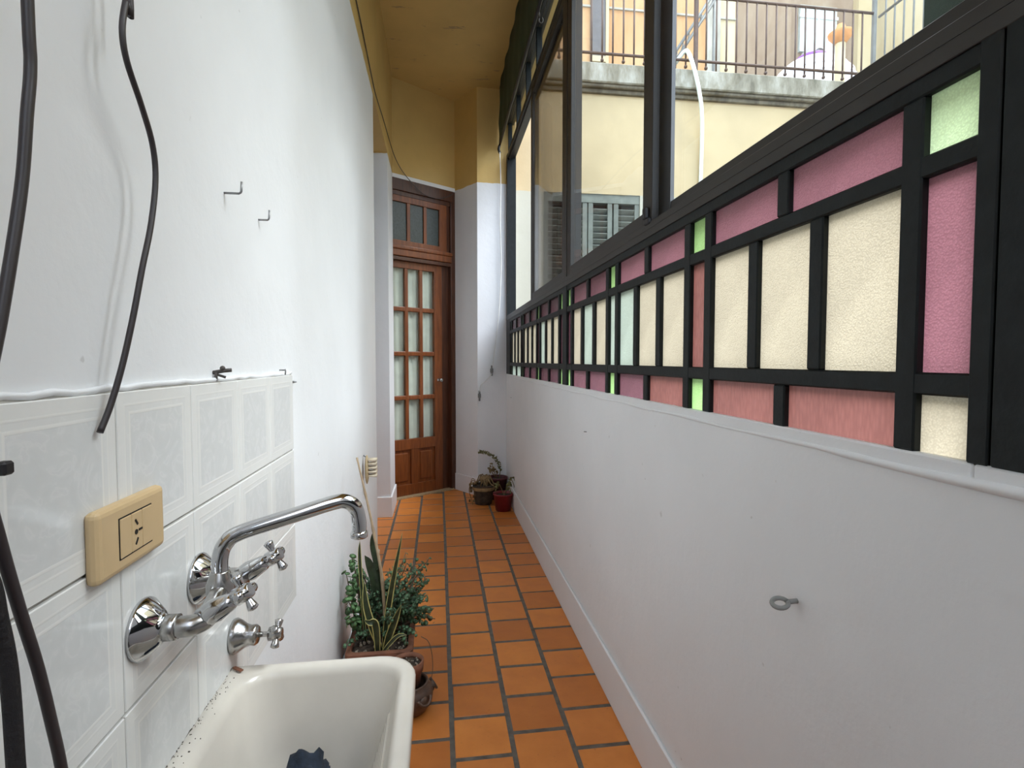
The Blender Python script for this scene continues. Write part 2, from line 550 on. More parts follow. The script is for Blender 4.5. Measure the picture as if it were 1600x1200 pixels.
# ------------------------------------------------------------------ dimensions (metres; corridor runs along +Y)
XL, XR = -0.40, 0.647
ZC = 3.85                       # ceiling
P0 = Vector((-0.40, 5.05)); P1 = Vector((0.17, 5.43)); P2 = Vector((0.37, 5.125)); P3 = Vector((0.66, 5.145))
YB = -2.6                       # back end of the corridor, behind the camera
ROOF_Y = -0.7                   # unseen roof edge, set for the sky light it lets in; open sky nearer

# ------------------------------------------------------------------ setting: floor
b = MB(); b.box(-1.7, 0.80, YB - 0.1, 6.3, -0.10, -0.0018)
floor = struct(b.build('floor', M['grout']), 'terracotta tile floor of the narrow corridor with dark grout lines', 'floor')
PW, PL, GAP = 0.2025, 0.2035, 0.0165
variants = []
for k in range(4):
    b = MB()
    rr = random.Random(20 + k)
    fs = b.box(-(PW - GAP) / 2, (PW - GAP) / 2, -(PL - GAP) / 2, (PL - GAP) / 2, -0.012, 0.0, 0.0022)
    for v in b.bm.verts:
        v.co.x += rr.uniform(-0.0012, 0.0012); v.co.y += rr.uniform(-0.0012, 0.0012)
    variants.append(b.mesh('tile', M['tile']))
def trimmed_tile(x0, x1, y0, y1):
    b = MB(); b.box(-(x1 - x0) / 2, (x1 - x0) / 2, -(y1 - y0) / 2, (y1 - y0) / 2, -0.012, 0.0, 0.003)
    return b.mesh('tile', M['tile'])
trim_cache = {}
for ci in range(-5, 3):
    x0 = 0.0405 + ci * PW; x1 = x0 + PW
    ph = 3.131 if ci % 2 == 0 else 3.030
    for k in range(-16, 13):
        y0 = ph + k * PL; y1 = y0 + PL
        cx, cy = (x0 + x1) / 2, (y0 + y1) / 2
        if x1 <= -0.405 and not (3.5 < cy < 4.6):
            continue
        if cy > 5.13 + 0.67 * min(max(cx + 0.40, 0), 0.57) - (1.5 * max(cx - 0.17, 0)):
            continue
        xa = x0 + GAP / 2; xb = x1 - GAP / 2
        if x0 < XL < x1 and not (3.50 < cy < 4.62):
            xa = XL + 0.004
        if xb > XR:
            xb = XR - 0.004
        if abs(xa - x0 - GAP / 2) > 1e-6 or abs(xb - x1 + GAP / 2) > 1e-6:
            key = (round(xa, 4), round(xb, 4))
            if key not in trim_cache:
                trim_cache[key] = trimmed_tile(xa, xb, y0 + GAP / 2, y1 - GAP / 2)
            me = trim_cache[key]
        else:
            me = R.choice(variants)
        inst('tile', me, ((xa + xb) / 2, cy, R.uniform(-0.0012, 0.0008)), floor)

# ------------------------------------------------------------------ setting: walls
b = MB()
b.box(XL - 0.15, XL, YB, 3.55, 0, ZC + 0.1)
b.box(XL - 0.15, XL, 3.55, 4.52, 2.985, ZC + 0.1)
b.box(XL - 0.15, XL, 4.52, 4.985, 0, ZC + 0.1)
wall_left = struct(b.build('wall_left', M['wall']), 'smooth white painted wall behind the sink and taps', 'wall')

b = MB()                                        # unseen side room behind the opening, added to keep sky light out
b.box(-1.7, -1.6, 3.3, 5.0, 0, 3.2)
b.box(-1.6, XL - 0.15, 3.35, 3.55, 0, 3.2)
b.box(-1.6, XL - 0.15, 4.52, 4.66, 0, 3.2)
b.box(-1.6, XL - 0.15, 3.3, 4.7, 3.1, 3.2)
struct(b.build('wall_side_room', M['white']), 'white side room walls added out of view to stop a light leak', 'wall')

b = MB(); b.box(XR, XR + 0.15, YB, 5.145, 0, 1.156, 0.004)
wall_right = struct(b.build('wall_right', M['white']), 'low greyish white wall under the stained glass band', 'wall')
b = MB()
pts = [(XR + 0.0015, 0.30 + i * 0.06, 1.150 + 0.0015 * math.sin(i * 0.8)) for i in range(81)]
b.tube(pts, [0.0035 + 0.0022 * math.sin(i * 0.47) ** 2 + (0.003 if 3 <= i <= 8 else 0) for i in range(81)], 8)
b.build('plaster_ridge', M['white'], wall_right)
b = MB(); b.box(XR - 0.02, XR + 0.15, YB, 5.145, 3.56, ZC + 0.1)
b.box(XR, XR + 0.15, YB, 0.12, 1.68, 3.56)  # unseen wall part beside the viewer, its length set to dim the left wall
struct(b.build('wall_right_beam', M['wall']), 'beam behind the green awning and an unseen wall part added for shade', 'wall')

# wall with the slanting return and the short end wall
b = MB()
b.prism([tuple(P1), (P1.x + 0.07, P1.y + 0.35), (0.735, 5.6), (0.735, 5.145), tuple(P3), tuple(P2)], 0, ZC + 0.05)
wall_end = struct(b.build('wall_end', M['wall']), 'angled end wall beside the door, grey white below and ochre above', 'wall')
d = (P1 - P0).normalized(); nrm = Vector((d.y, -d.x))       # nrm points to the corridor
LD = (P1 - P0).length
def dp(s, depth=0.0):
    q = P0 + d * s - nrm * depth
    return (q.x, q.y)
b = MB()
b.prism([dp(-0.35), dp(LD + 0.02), dp(LD + 0.02, 0.2), dp(-0.35, 0.2)], 3.0, ZC + 0.05)
struct(b.build('wall_over_door', M['wall']), 'ochre wall above the wooden door', 'wall')
b = MB()  # dark slab added to block sky light; the room's darkness is in its colour
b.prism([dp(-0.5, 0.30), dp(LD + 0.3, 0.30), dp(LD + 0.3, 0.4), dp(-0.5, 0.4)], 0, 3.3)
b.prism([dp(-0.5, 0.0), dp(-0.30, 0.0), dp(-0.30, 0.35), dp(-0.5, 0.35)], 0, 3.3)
struct(b.build('light_block_beyond_door', M['dark']), 'dark slab added behind the glazed door to block sky light', 'wall')
b = MB(); b.box(XL - 0.15, XR + 0.15, YB - 0.15, YB, 0, 2.6)
struct(b.build('wall_back', M['white']), 'white wall closing the corridor behind the viewer', 'wall')

b = MB(); b.box(-1.75, XR + 0.15, ROOF_Y, 6.1, ZC, ZC + 0.12)
struct(b.build('ceiling', M['ceiling']), 'high ochre ceiling with cracked and peeling paint', 'ceiling')

# baseboards
b = MB(); b.box(XR - 0.012, XR, YB, 5.14, 0, 0.178, 0.004)
struct(b.build('baseboard_right', M['white']), 'painted baseboard along the low wall', 'baseboard')
b = MB(); b.box(XL, XL + 0.012, 1.0, 3.55, 0, 0.07, 0.004)
struct(b.build('baseboard_left', M['white']), 'low painted baseboard behind the planter', 'baseboard')
b = MB()
b.box(XL - 0.15, XL + 0.014, 4.506, 4.52, 0, 0.17, 0.003)
b.box(XL, XL + 0.014, 4.52, 4.985, 0, 0.17, 0.003)
struct(b.build('baseboard_pillar', M['white']), 'baseboard around the pillar left of the wooden door', 'baseboard')
b = MB()
e1 = (P2 - P1).normalized(); n1 = Vector((e1.y, -e1.x)); e2 = (P3 - P2).normalized(); n2 = Vector((e2.y, -e2.x))
if n1.y > 0: n1 = -n1
if n2.y > 0: n2 = -n2
t_ = 0.012
k_ = P2 + (n1 + n2).normalized() * t_ * 1.05
b.prism([tuple(P1), tuple(P1 + n1 * t_ + e1 * 0.004), tuple(k_), tuple(P3 + n2 * t_), tuple(P3), tuple(P2)], 0, 0.165)
struct(b.build('baseboard_end', M['white']), 'baseboard below the angled end wall', 'baseboard')

# wall tiles behind the sink
b = MB(); b.box(XL - 0.001, XL + 0.004, -0.10, 1.525, 0.648, 1.268)
tg = b.build('tile_bed', M['tilegrout'], wall_left)
TP = 0.2015; th = (TP - 0.0022) / 2
b = MB(); b.box(-0.001, 0.006, -th, th, -th, th, 0.0012); me_wt = b.mesh('tile', M['walltile'])
for c in range(-4, 4):
    for r_ in range(3):
        cy = 0.7145 + (c + 0.5) * TP
        cz = 1.263 - (r_ + 0.5) * 0.2035
        inst('tile', me_wt, (XL + 0.003, cy, cz), wall_left)
b = MB()                                        # plaster lip over the top edge of the tiles
pts = [(XL + 0.003, -0.10 + i * 0.0325, 1.266 + R.uniform(-0.002, 0.002)) for i in range(51)]
b.tube(pts, 0.0042, 6)
b.build('plaster_lip', M['white'], wall_left)

# ------------------------------------------------------------------ setting: stained glass band
def pane_mesh(y0, y1, z0, z1, mat):
    b = MB()
    fs = b.box(-0.003, 0.003, -(y1 - y0) / 2, (y1 - y0) / 2, -(z1 - z0) / 2, (z1 - z0) / 2)
    fs[1].material_index = 1                    # outer face
    return b.mesh('pane', [mat, M['clearback']])

XF0, XF1 = 0.648, 0.676                         # iron frame depth
XG = 0.663                                      # glass plane
ROWS = [(1.174, 1.2535), (1.284, 1.546), (1.575, 1.656)]
nw, pw, bw = 0.076, 0.1545, 0.0342

def stained(name, label, y_start, cols_mid, narrow, lower, upper):
    root = struct(empty(name, (XF0, y_start, 1.156)), label, 'window')
    edges = []                                  # narrow and group spans
    y = y_start
    spans = []
    for g in range(4):
        spans.append(('n', g, y, y + nw)); y += nw
        if g < 3:
            y += bw
            panes = []
            for k in range(3):
                panes.append((y, y + pw)); y += pw + bw
            spans.append(('g', g, panes))
    y_end = y
    def bar(y0, y1, z0, z1, inset=0.0):
        b = MB(); b.box(XF0 + inset, XF1 - inset, y0, y1, z0, z1, 0.0025)
        b.build('bar', M['iron'], root)
    # four rails
    for z0, z1 in ((1.2535, 1.284), (1.546, 1.575), (1.656, 1.684)):
        b = MB(); b.box(XF0 + 0.001, XF1 - 0.001, y_start - 0.01, y_end + 0.01, z0, z1, 0.0025)
        b.build('rail', M['iron'], root)
    b = MB(); b.box(XF0 - 0.0015, XF1, y_start - 0.01, y_end + 0.01, 1.150, 1.1745, 0.003)
    b.build('painted_sill_rail', M['white'], root)
    lowz, highz = 1.1745, 1.656
    for s in spans:
        if s[0] == 'n':
            _, g, a, c = s
            if g > 0: bar(a - bw, a, lowz, highz)
            if g < 3: bar(c, c + bw, lowz, highz)
            for (z0, z1), m in zip(ROWS, narrow[g]):
                inst('pane', pane_mesh(a, c, z0, z1, M[m]), (XG, (a + c) / 2, (z0 + z1) / 2), root)
        else:
            _, g, panes = s
            a, c = panes[0][0], panes[-1][1]
            for (u, w), m in zip(panes, cols_mid[g]):
                inst('pane', pane_mesh(u, w, *ROWS[1], M[m]), (XG, (u + w) / 2, sum(ROWS[1]) / 2), root)
            for k in range(2):
                bar(panes[k][1], panes[k + 1][0], ROWS[1][0], ROWS[1][1], 0.001)
            mid = (a + c) / 2
            for row, cols in ((0, lower[g]), (2, upper[g])):
                z0, z1 = ROWS[row]
                bar(mid - bw / 2, mid + bw / 2, z0, z1, 0.001)
                for (u, w), m in zip(((a, mid - bw / 2), (mid + bw / 2, c)), cols):
                    inst('pane', pane_mesh(u, w, z0, z1, M[m]), (XG, (u + w) / 2, (z0 + z1) / 2), root)
    return y_end

Y1 = stained('window_1', 'near stained glass band of mauve, cream and green panes in black bars', 0.580,
             [('cream', 'cream', 'cream'), ('cream', 'cream', 'blue'), ('cream', 'blue', 'cream')],
             [('cream', 'mauve', 'palegreen'), ('green', 'rose', 'green'), ('green', 'blue', 'green'), ('green', 'mauve_shaded', 'green')],
             [('rose', 'rose'), ('rose', 'mauve_dimmed'), ('mauve_dimmed', 'mauve_dimmed')],
             [('mauve', 'mauve'), ('mauve', 'mauve'), ('mauve_dimmed', 'mauve_dimmed')])
Y2s = Y1 + 0.092
Y2 = stained('window_2', 'far stained glass band reaching the end wall of the corridor', Y2s,
             [('cream', 'cream', 'blue'), ('cream', 'cream', 'cream'), ('cream', 'cream', 'cream')],
             [('green', 'mauve_shaded', 'green'), ('green', 'mauve_shaded', 'green'), ('green', 'mauve_shaded', 'green'), ('green', 'mauve_shaded', 'cream')],
             [('mauve_shaded', 'mauve_shaded'), ('mauve_shaded', 'mauve_shaded'), ('blue', 'blue')],
             [('mauve_shaded', 'mauve_shaded')] * 3)
b = MB(); b.box(XF0 - 0.002, XF1 + 0.02, Y1, Y2s, 1.1745, 1.684, 0.003)
struct(b.build('trim_1', M['iron']), 'black iron post between the two stained glass bands', 'post')
b = MB(); b.box(XF0, XF1 + 0.02, Y2, 5.14, 1.1745, 1.684, 0.003)
struct(b.build('trim_2', M['iron']), 'black iron post where the glass band meets the end wall', 'post')
b = MB(); b.box(XF0 - 0.002, XF1 + 0.02, 0.553, 0.580, 1.174, 1.684, 0.002)
b.box(XF0 - 0.002, XF1 + 0.02, 0.30, 0.5505, 1.174, 1.684, 0.002)
b.box(XF0 + 0.008, XF1, 0.54, 0.56, 1.174, 1.68)
struct(b.build('trim_3', M['iron']), 'wide black iron post with a groove nearest the viewer', 'post')
b = MB(); b.box(XF0 - 0.0015, XF1 + 0.02, 0.30, 0.570, 1.150, 1.1745, 0.003); b.box(XF0 - 0.0015, XF1, Y1, Y2s, 1.150, 1.1745); b.box(XF0 - 0.0015, XF1, Y2, 5.14, 1.150, 1.1745)
struct(b.build('trim_4', M['white']), 'grey painted feet of the black iron posts', 'trim')
# continuing solid panel behind the viewer
b = MB(); b.box(XF0, XF1 + 0.02, YB, 0.30, 1.150, 1.684)
struct(b.build('trim_5', M['iron']), 'black iron panel continuing beside the viewer', 'panel')

# ------------------------------------------------------------------ setting: sliding windows over the band
ZB0, ZB1 = 1.684, 1.728
ZH0, ZH1 = 3.19, 3.235
def sash(root, y0, y1, xa, xb, z0, z1, glass, st=0.05, name='sash'):
    b = MB()
    b.box(xa, xb, y0, y0 + st, z0, z1, 0.002)
    b.box(xa, xb, y1 - st, y1, z0, z1, 0.002)
    b.box(xa + 0.001, xb - 0.001, y0 + st, y1 - st, z0, z0 + 0.055, 0.002)
    b.box(xa + 0.001, xb - 0.001, y0 + st, y1 - st, z1 - 0.045, z1, 0.002)
    s = b.build(name, M['bronze'], root)
    b = MB(); b.box((xa + xb) / 2 - 0.002, (xa + xb) / 2 + 0.002, y0 + st - 0.004, y1 - st + 0.004, z0 + 0.05, z1 - 0.04)
    b.build('pane', glass, s)
    return s

def window_unit(name, label, y0, y1):
    root = struct(empty(name, (0.65, y0, ZB0)), label, 'window')
    b = MB()
    b.box(0.645, 0.725, y0, y1, ZB0 - 0.002, 1.7055, 0.001)
    b.box(0.647, 0.725, y0, y1, 1.7065, ZB1, 0.001)
    b.build('bottom_track', M['bronze'], root)
    b = MB()
    b.box(0.650, 0.725, y0, y1, ZH0, ZH1, 0.002)
    b.box(0.665, 0.672, y0, y1, ZH0 - 0.02, ZH0)
    b.build('top_track', M['bronze'], root)
    for a, c in ((y0, y0 + 0.03), (y1 - 0.03, y1)):
        b = MB(); b.box(0.648, 0.728, a, c, ZB1, ZH0, 0.002)
        b.build('jamb', M['bronze'], root)
    return root

wA = window_unit('window_3', 'near sliding window with bronze frame and black latch, half open', 0.12, 2.735)
s1 = sash(wA, 1.600, 2.705, 0.652, 0.676, ZB1 - 0.012, ZH0, M['clear'], 0.075)
s2 = sash(wA, 0.15, 1.70, 0.690, 0.714, ZB1 - 0.006, ZH0, M['clear'], 0.06)
b = MB()
b.box(0.640, 0.652, 1.60, 1.635, ZB1 - 0.006, ZB1 + 0.012, 0.003)
b.box(0.636, 0.652, 1.618, 1.64, ZB1 + 0.012, ZB1 + 0.05, 0.004)
tag(b.build('latch', M['rubber'], wA), 'black plastic latch')
b = MB(); b.box(0.6885, 0.700, 1.548, 1.641, ZB1 - 0.004, ZH0 - 0.01)
b.build('interlock_strip', M['greyalu'], wA)

wB = window_unit('window_4', 'far sliding window of bronze aluminium, sashes pushed to the near side', 2.735, 5.13)
s3 = sash(wB, 2.765, 3.79, 0.652, 0.676, ZB1 - 0.012, ZH0, M['smoke'], 0.05)
s4 = sash(wB, 2.80, 3.86, 0.690, 0.714, ZB1 - 0.006, ZH0, M['smoke'], 0.05)
b = MB(); b.box(0.648, 0.730, 5.06, 5.13, ZB0, ZH1)
b.build('end_jamb', M['iron'], wB)

# transom lights above
tr = struct(empty('window_5', (0.66, 2.3, ZH1)), 'narrow strip of transom lights above the sliding windows', 'window')
b = MB(); b.box(0.655, 0.72, 0.12, 5.13, 3.52, 3.562, 0.002); b.build('head', M['bronze'], tr)
for y in (0.12, 1.30, 2.72, 3.62, 4.05, 4.55, 5.09):
    b = MB(); b.box(0.662, 0.70, y, y + 0.03, ZH1, 3.52, 0.002); b.build('bar', M['iron'], tr)
ys = (0.15, 1.30, 1.33, 2.72, 2.75, 3.62, 3.65, 4.05, 4.08, 4.55, 4.58, 5.09)
for a, c in zip(ys[::2], ys[1::2]):
    b = MB(); b.box(0.678, 0.682, a, c, ZH1, 3.52); b.build('pane', M['clear'], tr)

# ------------------------------------------------------------------ setting: wooden door
door = struct(empty('door_1', (*dp(0.25), 0.0)), 'varnished wooden door with twelve small panes and a glazed transom', 'door')
ax = Vector((d.x, d.y, 0)); ay = Vector((-nrm.x, -nrm.y, 0)); az = Vector((0, 0, 1))
def dbox(b, s0, s1, z0, z1, d0, d1, bev=0.003, mi=0):
    q = P0 + d * ((s0 + s1) / 2) - nrm * ((d0 + d1) / 2)
    b.obox((q.x, q.y, (z0 + z1) / 2), ax, ay, az, (s1 - s0) / 2, (d1 - d0) / 2, (z1 - z0) / 2, bev, mi)
b = MB()
dbox(b, 0.635, LD + 0.015, 0, 2.965, 0.0, 0.10)
dbox(b, 0.560, 0.640, 0, 2.24, 0.05, 0.12)
dbox(b, -0.30, -0.22, 0, 2.965, 0.0, 0.10)
b.build('jamb', M['shadedwood'], door)
b = MB(); dbox(b, -0.24, 0.665, 2.86, 2.965, -0.005, 0.10); dbox(b, -0.24, 0.64, 2.82, 2.865, 0.015, 0.10)
b.build('head', M['shadedwood'], door)
b = MB()
dbox(b, -0.24, 0.64, 2.265, 2.325, -0.012, 0.10, 0.006)
dbox(b, -0.24, 0.645, 2.325, 2.362, -0.022, 0.08, 0.01)
b.build('transom_bar', M['wood'], door)
b = MB(); dbox(b, -0.24, 0.64, 2.228, 2.262, 0.0, 0.10)
b.build('drip_strip', M['shadedwood'], door)
# transom sash
b = MB()
tz0, tz1 = 2.362, 2.825
dbox(b, -0.22, 0.60, tz0, 2.415, 0.02, 0.065)
dbox(b, -0.22, 0.60, 2.765, tz1, 0.02, 0.065)
dbox(b, 0.515, 0.60, 2.41, 2.77, 0.02, 0.065)
dbox(b, -0.22, -0.15, 2.41, 2.77, 0.02, 0.065)
for s in (-0.012, 0.176, 0.357):
    dbox(b, s - 0.017, s + 0.017, 2.41, 2.77, 0.025, 0.06)
ts = b.build('transom_sash', M['wood'], door)
for s0, s1 in ((-0.15, -0.029), (0.005, 0.159), (0.193, 0.340), (0.374, 0.515)):
    b = MB(); dbox(b, s0 - 0.004, s1 + 0.004, 2.41, 2.77, 0.04, 0.046, 0)
    b.build('pane', M['transomglass'], ts)
b = MB(); dbox(b, 0.60, 0.64, 2.36, 2.83, 0.03, 0.11); b.build('transom_jamb', M['shadedwood'], door)
# leaf
b = MB()
S = [(-0.135, -0.005), (0.022, 0.142), (0.178, 0.302), (0.338, 0.467)]
zr = [(0.552, 0.927), (0.969, 1.345), (1.387, 1.764), (1.806, 2.165)]
dbox(b, 0.467, 0.558, 0.012, 2.228, 0.045, 0.085)
dbox(b, -0.22, -0.135, 0.012, 2.228, 0.045, 0.085)
dbox(b, -0.135, 0.467, 2.165, 2.228, 0.045, 0.085)
dbox(b, -0.135, 0.467, 0.452, 0.552, 0.045, 0.085)
dbox(b, -0.135, 0.467, 0.012, 0.118, 0.045, 0.085)
dbox(b, 0.196, 0.272, 0.118, 0.452, 0.045, 0.085)
leaf = b.build('leaf', M['wood'], door)
for a, c in zip(S, S[1:]):
    b = MB(); dbox(b, a[1], c[0], 0.552, 2.165, 0.048, 0.082, 0.006); b.build('glazing_bar', M['wood'], leaf)
for a, c in zip(zr, zr[1:]):
    b = MB(); dbox(b, -0.135, 0.467, a[1], c[0], 0.049, 0.081, 0.006); b.build('glazing_bar', M['wood'], leaf)
for z0, z1 in zr:
    for s0, s1 in S:
        b = MB(); dbox(b, s0 - 0.003, s1 + 0.003, z0 - 0.003, z1 + 0.003, 0.063, 0.067, 0)
        b.build('pane', M['clear'], leaf)
for s0, s1 in ((-0.135, 0.196), (0.272, 0.467)):
    b = MB(); dbox(b, s0, s1, 0.118, 0.452, 0.062, 0.078, 0); dbox(b, s0 + 0.03, s1 - 0.03, 0.15, 0.42, 0.052, 0.07, 0.008)
    b.build('panel', M['wood'], leaf)
b = MB()
q = P0 + d * 0.512 - nrm * 0.045
b.lathe([(0.018, 0), (0.018, 0.004), (0.007, 0.008), (0.007, 0.03), (0.016, 0.036), (0.02, 0.048), (0.012, 0.058)], (q.x, q.y, 1.108), (nrm.x, nrm.y, 0), 16)
tag(b.build('knob', M['dullchrome'], leaf), 'small metal knob')
b = MB()
n_ = 60
r0 = []; r1 = []
for i in range(n_ + 1):
    s = -0.2 + 0.72 * i / n_
    q = P0 + d * s - nrm * (0.098 + 0.008 * math.sin(i * 1.05) + 0.004 * math.sin(i * 0.37))
    r0.append(b.bm.verts.new((q.x, q.y, 0.5))); r1.append(b.bm.verts.new((q.x, q.y, 2.2)))
for i in range(n_):
    f = b.bm.faces.new((r0[i], r0[i + 1], r1[i + 1], r1[i])); f.smooth = True
tag(b.build('curtain', M['curtain'], door), 'pale cloth curtain behind the panes')
b = MB(); dbox(b, -0.3, 0.66, -0.002, 0.014, -0.01, 0.11); b.build('threshold', M['palewood'], door)
b = MB()
dbox(b, -0.3, LD, 2.965, 3.0, -0.004, 0.1, 0)
b.build('plaster_edge', M['white'], door)

# ------------------------------------------------------------------ courtyard outside the windows
b = MB(); b.box(0.80, 9.0, -6, 5.3, -0.10, 0.0)
struct(b.build('floor_courtyard', M['courtfloor']), 'courtyard floor below the windows', 'floor')
b = MB()
b.box(0.73, 1.04, 5.3, 5.6, 0, 3.95)
b.box(2.035, 4.62, 5.3, 5.6, 0, 3.95)
b.box(1.04, 2.035, 5.3, 5.6, 2.97, 3.95)
b.box(1.04, 2.035, 5.5, 5.6, 0, 2.97)
struct(b.build('wall_courtyard_end', M['courtwall']), 'sunlit cream yellow courtyard wall outside the windows', 'wall')
b = MB(); b.box(4.62, 4.85, -6, 5.6, 0, 4.25)
struct(b.build('wall_courtyard_side', M['courtwall']), 'far side wall of the courtyard', 'wall')
# roof terrace slab and ledge
b = MB()
b.box(0.60, 4.60, 5.20, 5.60, 4.018, 4.205, 0.01)
lo = b.build('trim_6', M['ledge'])
struct(lo, 'weathered concrete ledge along the roof terrace', 'ledge')
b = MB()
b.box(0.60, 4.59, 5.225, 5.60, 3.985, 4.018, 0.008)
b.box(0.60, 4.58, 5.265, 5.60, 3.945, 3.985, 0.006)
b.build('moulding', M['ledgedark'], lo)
b = MB(); b.box(0.6, 14, 5.60, 14, 4.0, 4.15); struct(b.build('floor_terrace', M['courtfloor']), 'roof terrace floor behind the railing', 'floor')

# shutters in the courtyard wall
sh = struct(empty('window_6', (1.54, 5.32, 0.9)), 'grey green louvred shutters in the courtyard wall', 'window')
b = MB()
b.box(1.04, 2.035, 5.31, 5.40, 2.885, 2.97)
for x in (1.04, 1.44, 1.50, 1.70, 1.765, 1.985):
    b.box(x, x + 0.05, 5.315, 5.36, 0.9, 2.885, 0.003)
b.build('frame', M['shutter'], sh)
b = MB(); b.box(1.04, 2.035, 5.40, 5.43, 0.85, 2.97); b.build('backing', M['dark'], sh)
def louvre(x0, x1):
    b = MB(); b.obox((0, 0, 0), (1, 0, 0), (0, math.cos(0.7), -math.sin(0.7)), (0, math.sin(0.7), math.cos(0.7)), (x1 - x0) / 2, 0.028, 0.004)
    return b.mesh('louvre', M['shutter'])
for x0, x1 in ((1.09, 1.44), (1.55, 1.70), (1.815, 1.985)):
    me = louvre(x0, x1)
    for k in range(32):
        inst('louvre', me, ((x0 + x1) / 2, 5.345, 0.95 + k * 0.06), sh)

# terrace railing, front
YRL = 5.23
rail = tag(empty('railing', (2.6, YRL, 4.205)), 'rusty brown iron railing along the front of the roof terrace', 'railing')
b = MB(); b.tube([(0.7, YRL, 4.305), (4.55, YRL, 4.305)], 0.014, 8); b.build('bottom_rail', M['rail'], rail)
b = MB(); b.tube([(0.7, YRL, 4.935), (4.55, YRL, 4.935)], 0.014, 8); b.build('top_rail', M['rail'], rail)
k = 0
x = 0.85
b0 = MB(); b0.tube([(0, 0, 0.0), (0, 0, 0.72)], 0.0095, 6); bar_long = b0.mesh('bar', M['rail'])
b0 = MB(); b0.tube([(0, 0, 0.045), (0, 0, 0.72)], 0.0095, 6); b0.ball((0, 0, 0.035), 0.018, n=8); bar_short = b0.mesh('bar', M['rail'])
while x < 4.50:
    inst('bar', bar_short if k % 2 else bar_long, (x, YRL, 4.205), rail)
    x += 0.108; k += 1
for x in (2.575, 4.55):
    b = MB(); b.box(x - 0.018, x + 0.018, YRL - 0.018, YRL + 0.018, 4.205, 5.30, 0.003); b.build('post', M['rail'] if x < 4 else M['greyrail'], rail)
# side railing
rail2 = tag(empty('railing', (4.70, 4.0, 4.25)), 'grey iron railing running along the side of the roof terrace toward the viewer', 'railing')
for z in (4.36, 4.98, 5.30):
    b = MB(); b.tube([(4.70, 2.4, z), (4.70, 5.34, z)], 0.014, 8); b.build('rail', M['greyrail'], rail2)
b0 = MB(); b0.tube([(0, 0, 0), (0, 0, 1.05)], 0.009, 6); bar_side = b0.mesh('bar', M['greyrail'])
for k in range(24):
    inst('bar', bar_side, (4.70, 5.25 - k * 0.115, 4.25), rail2)

# outdoor staircase rail behind the terrace
st = tag(empty('stair_rail', (2.9, 7.2, 4.15)), 'grey lattice stair stringer climbing behind the terrace railing', 'stair rail')
b = MB()
a0 = Vector((2.9, 7.0, 4.9)); a1 = Vector((3.75, 7.0, 6.2))
for off in (0, 0.12):
    b.tube([a0 + Vector((0, 0, off)), a1 + Vector((0, 0, off))], 0.022, 6)
for i in range(11):
    q0 = a0.lerp(a1, i / 10); b.tube([q0, q0 + Vector((0.03, 0, 0.12))], 0.010, 5)
b.build('stringer', M['greyrail'], st)
b = MB(); b.tube([(2.92, 7.0, 4.15), (2.92, 7.0, 5.05)], 0.02, 6); b.tube([(3.7, 7.0, 4.15), (3.7, 7.0, 6.2)], 0.02, 6)
b.build('post', M['greyrail'], st)

# white hose over the railing
b = MB()
hp = smooth_path([(2.33, 5.50, 4.225), (2.39, 5.32, 4.30), (2.455, 5.225, 4.385), (2.485, 5.19, 4.345), (2.525, 5.165, 4.20), (2.575, 5.165, 4.02), (2.625, 5.19, 3.82), (2.665, 5.25, 3.55), (2.668, 5.275, 3.0), (2.66, 5.275, 1.9), (2.65, 5.27, 0.4), (2.65, 5.2, 0.02)], 5)
b.tube(hp, 0.020, 8)
tag(b.build('hose', M['hose'], None, (2.65, 5.27, 0)), 'thick white hose hanging over the terrace railing', 'hose')

# buildings behind
bb = tag(empty('apartment_building', (3.0, 9.0, 4.15)), 'peach rendered building with a narrow window behind the terrace', 'building')
b = MB(); b.box(-1.0, 4.62, 9.0, 9.4, 4.15, 12); b.build('wall', M['orangewall'], bb)
b = MB(); b.box(4.62, 4.86, 8.96, 9.4, 4.15, 12); b.build('pilaster', M['stain'], bb)
b = MB(); b.box(4.86, 5.15, 9.0, 9.4, 4.15, 12); b.build('corner_strip', M['creamwall'], bb)
w = MB(); w.box(2.55, 2.81, 8.96, 9.0, 4.4, 8.4); wf = w.build('window', M['darkglass'], bb)
w = MB(); w.box(2.55, 2.81, 8.93, 8.965, 6.30, 6.39); w.box(2.81, 2.86, 8.94, 9.0, 4.4, 8.4); w.build('sill', M['creamwall'], wf)
for z in (7.2, 9.6):
    b = MB(); b.box(-1.0, 5.15, 8.97, 9.0, z, z + 0.03); b.build('string_course', M['stain'], bb)

b2 = tag(empty('apartment_building', (6.4, 10.0, 4.15)), 'taupe building with a pale roller blind window behind the white tank', 'building')
b = MB(); b.box(5.15, 6.9, 10.0, 10.4, 4.15, 12); b.build('wall', M['taupewall'], b2)
b = MB(); b.box(6.9, 8.35, 10.15, 10.5, 4.15, 12); b.build('recessed_wall', M['taupewall'], b2)
b = MB(); b.box(8.35, 8.75, 10.0, 10.4, 4.15, 12); b.build('corner_strip', M['creamwall'], b2)
w = MB(); w.box(7.15, 7.95, 10.09, 10.15, 7.45, 8.35); wf = w.build('window', M['blind'], b2)
w = MB(); w.box(7.13, 7.97, 10.07, 10.10, 8.10, 8.16); w.box(7.52, 7.56, 10.07, 10.10, 7.45, 8.10); w.build('window_frame', M['whitemetal'], wf)
ac = tag(empty('air_conditioner', (7.45, 9.9, 7.1)), 'white outdoor air conditioner unit under the blind window', 'air conditioner')
b = MB(); b.box(7.2, 7.72, 9.83, 10.13, 7.1, 7.42, 0.02); b.build('casing', M['whitemetal'], ac)
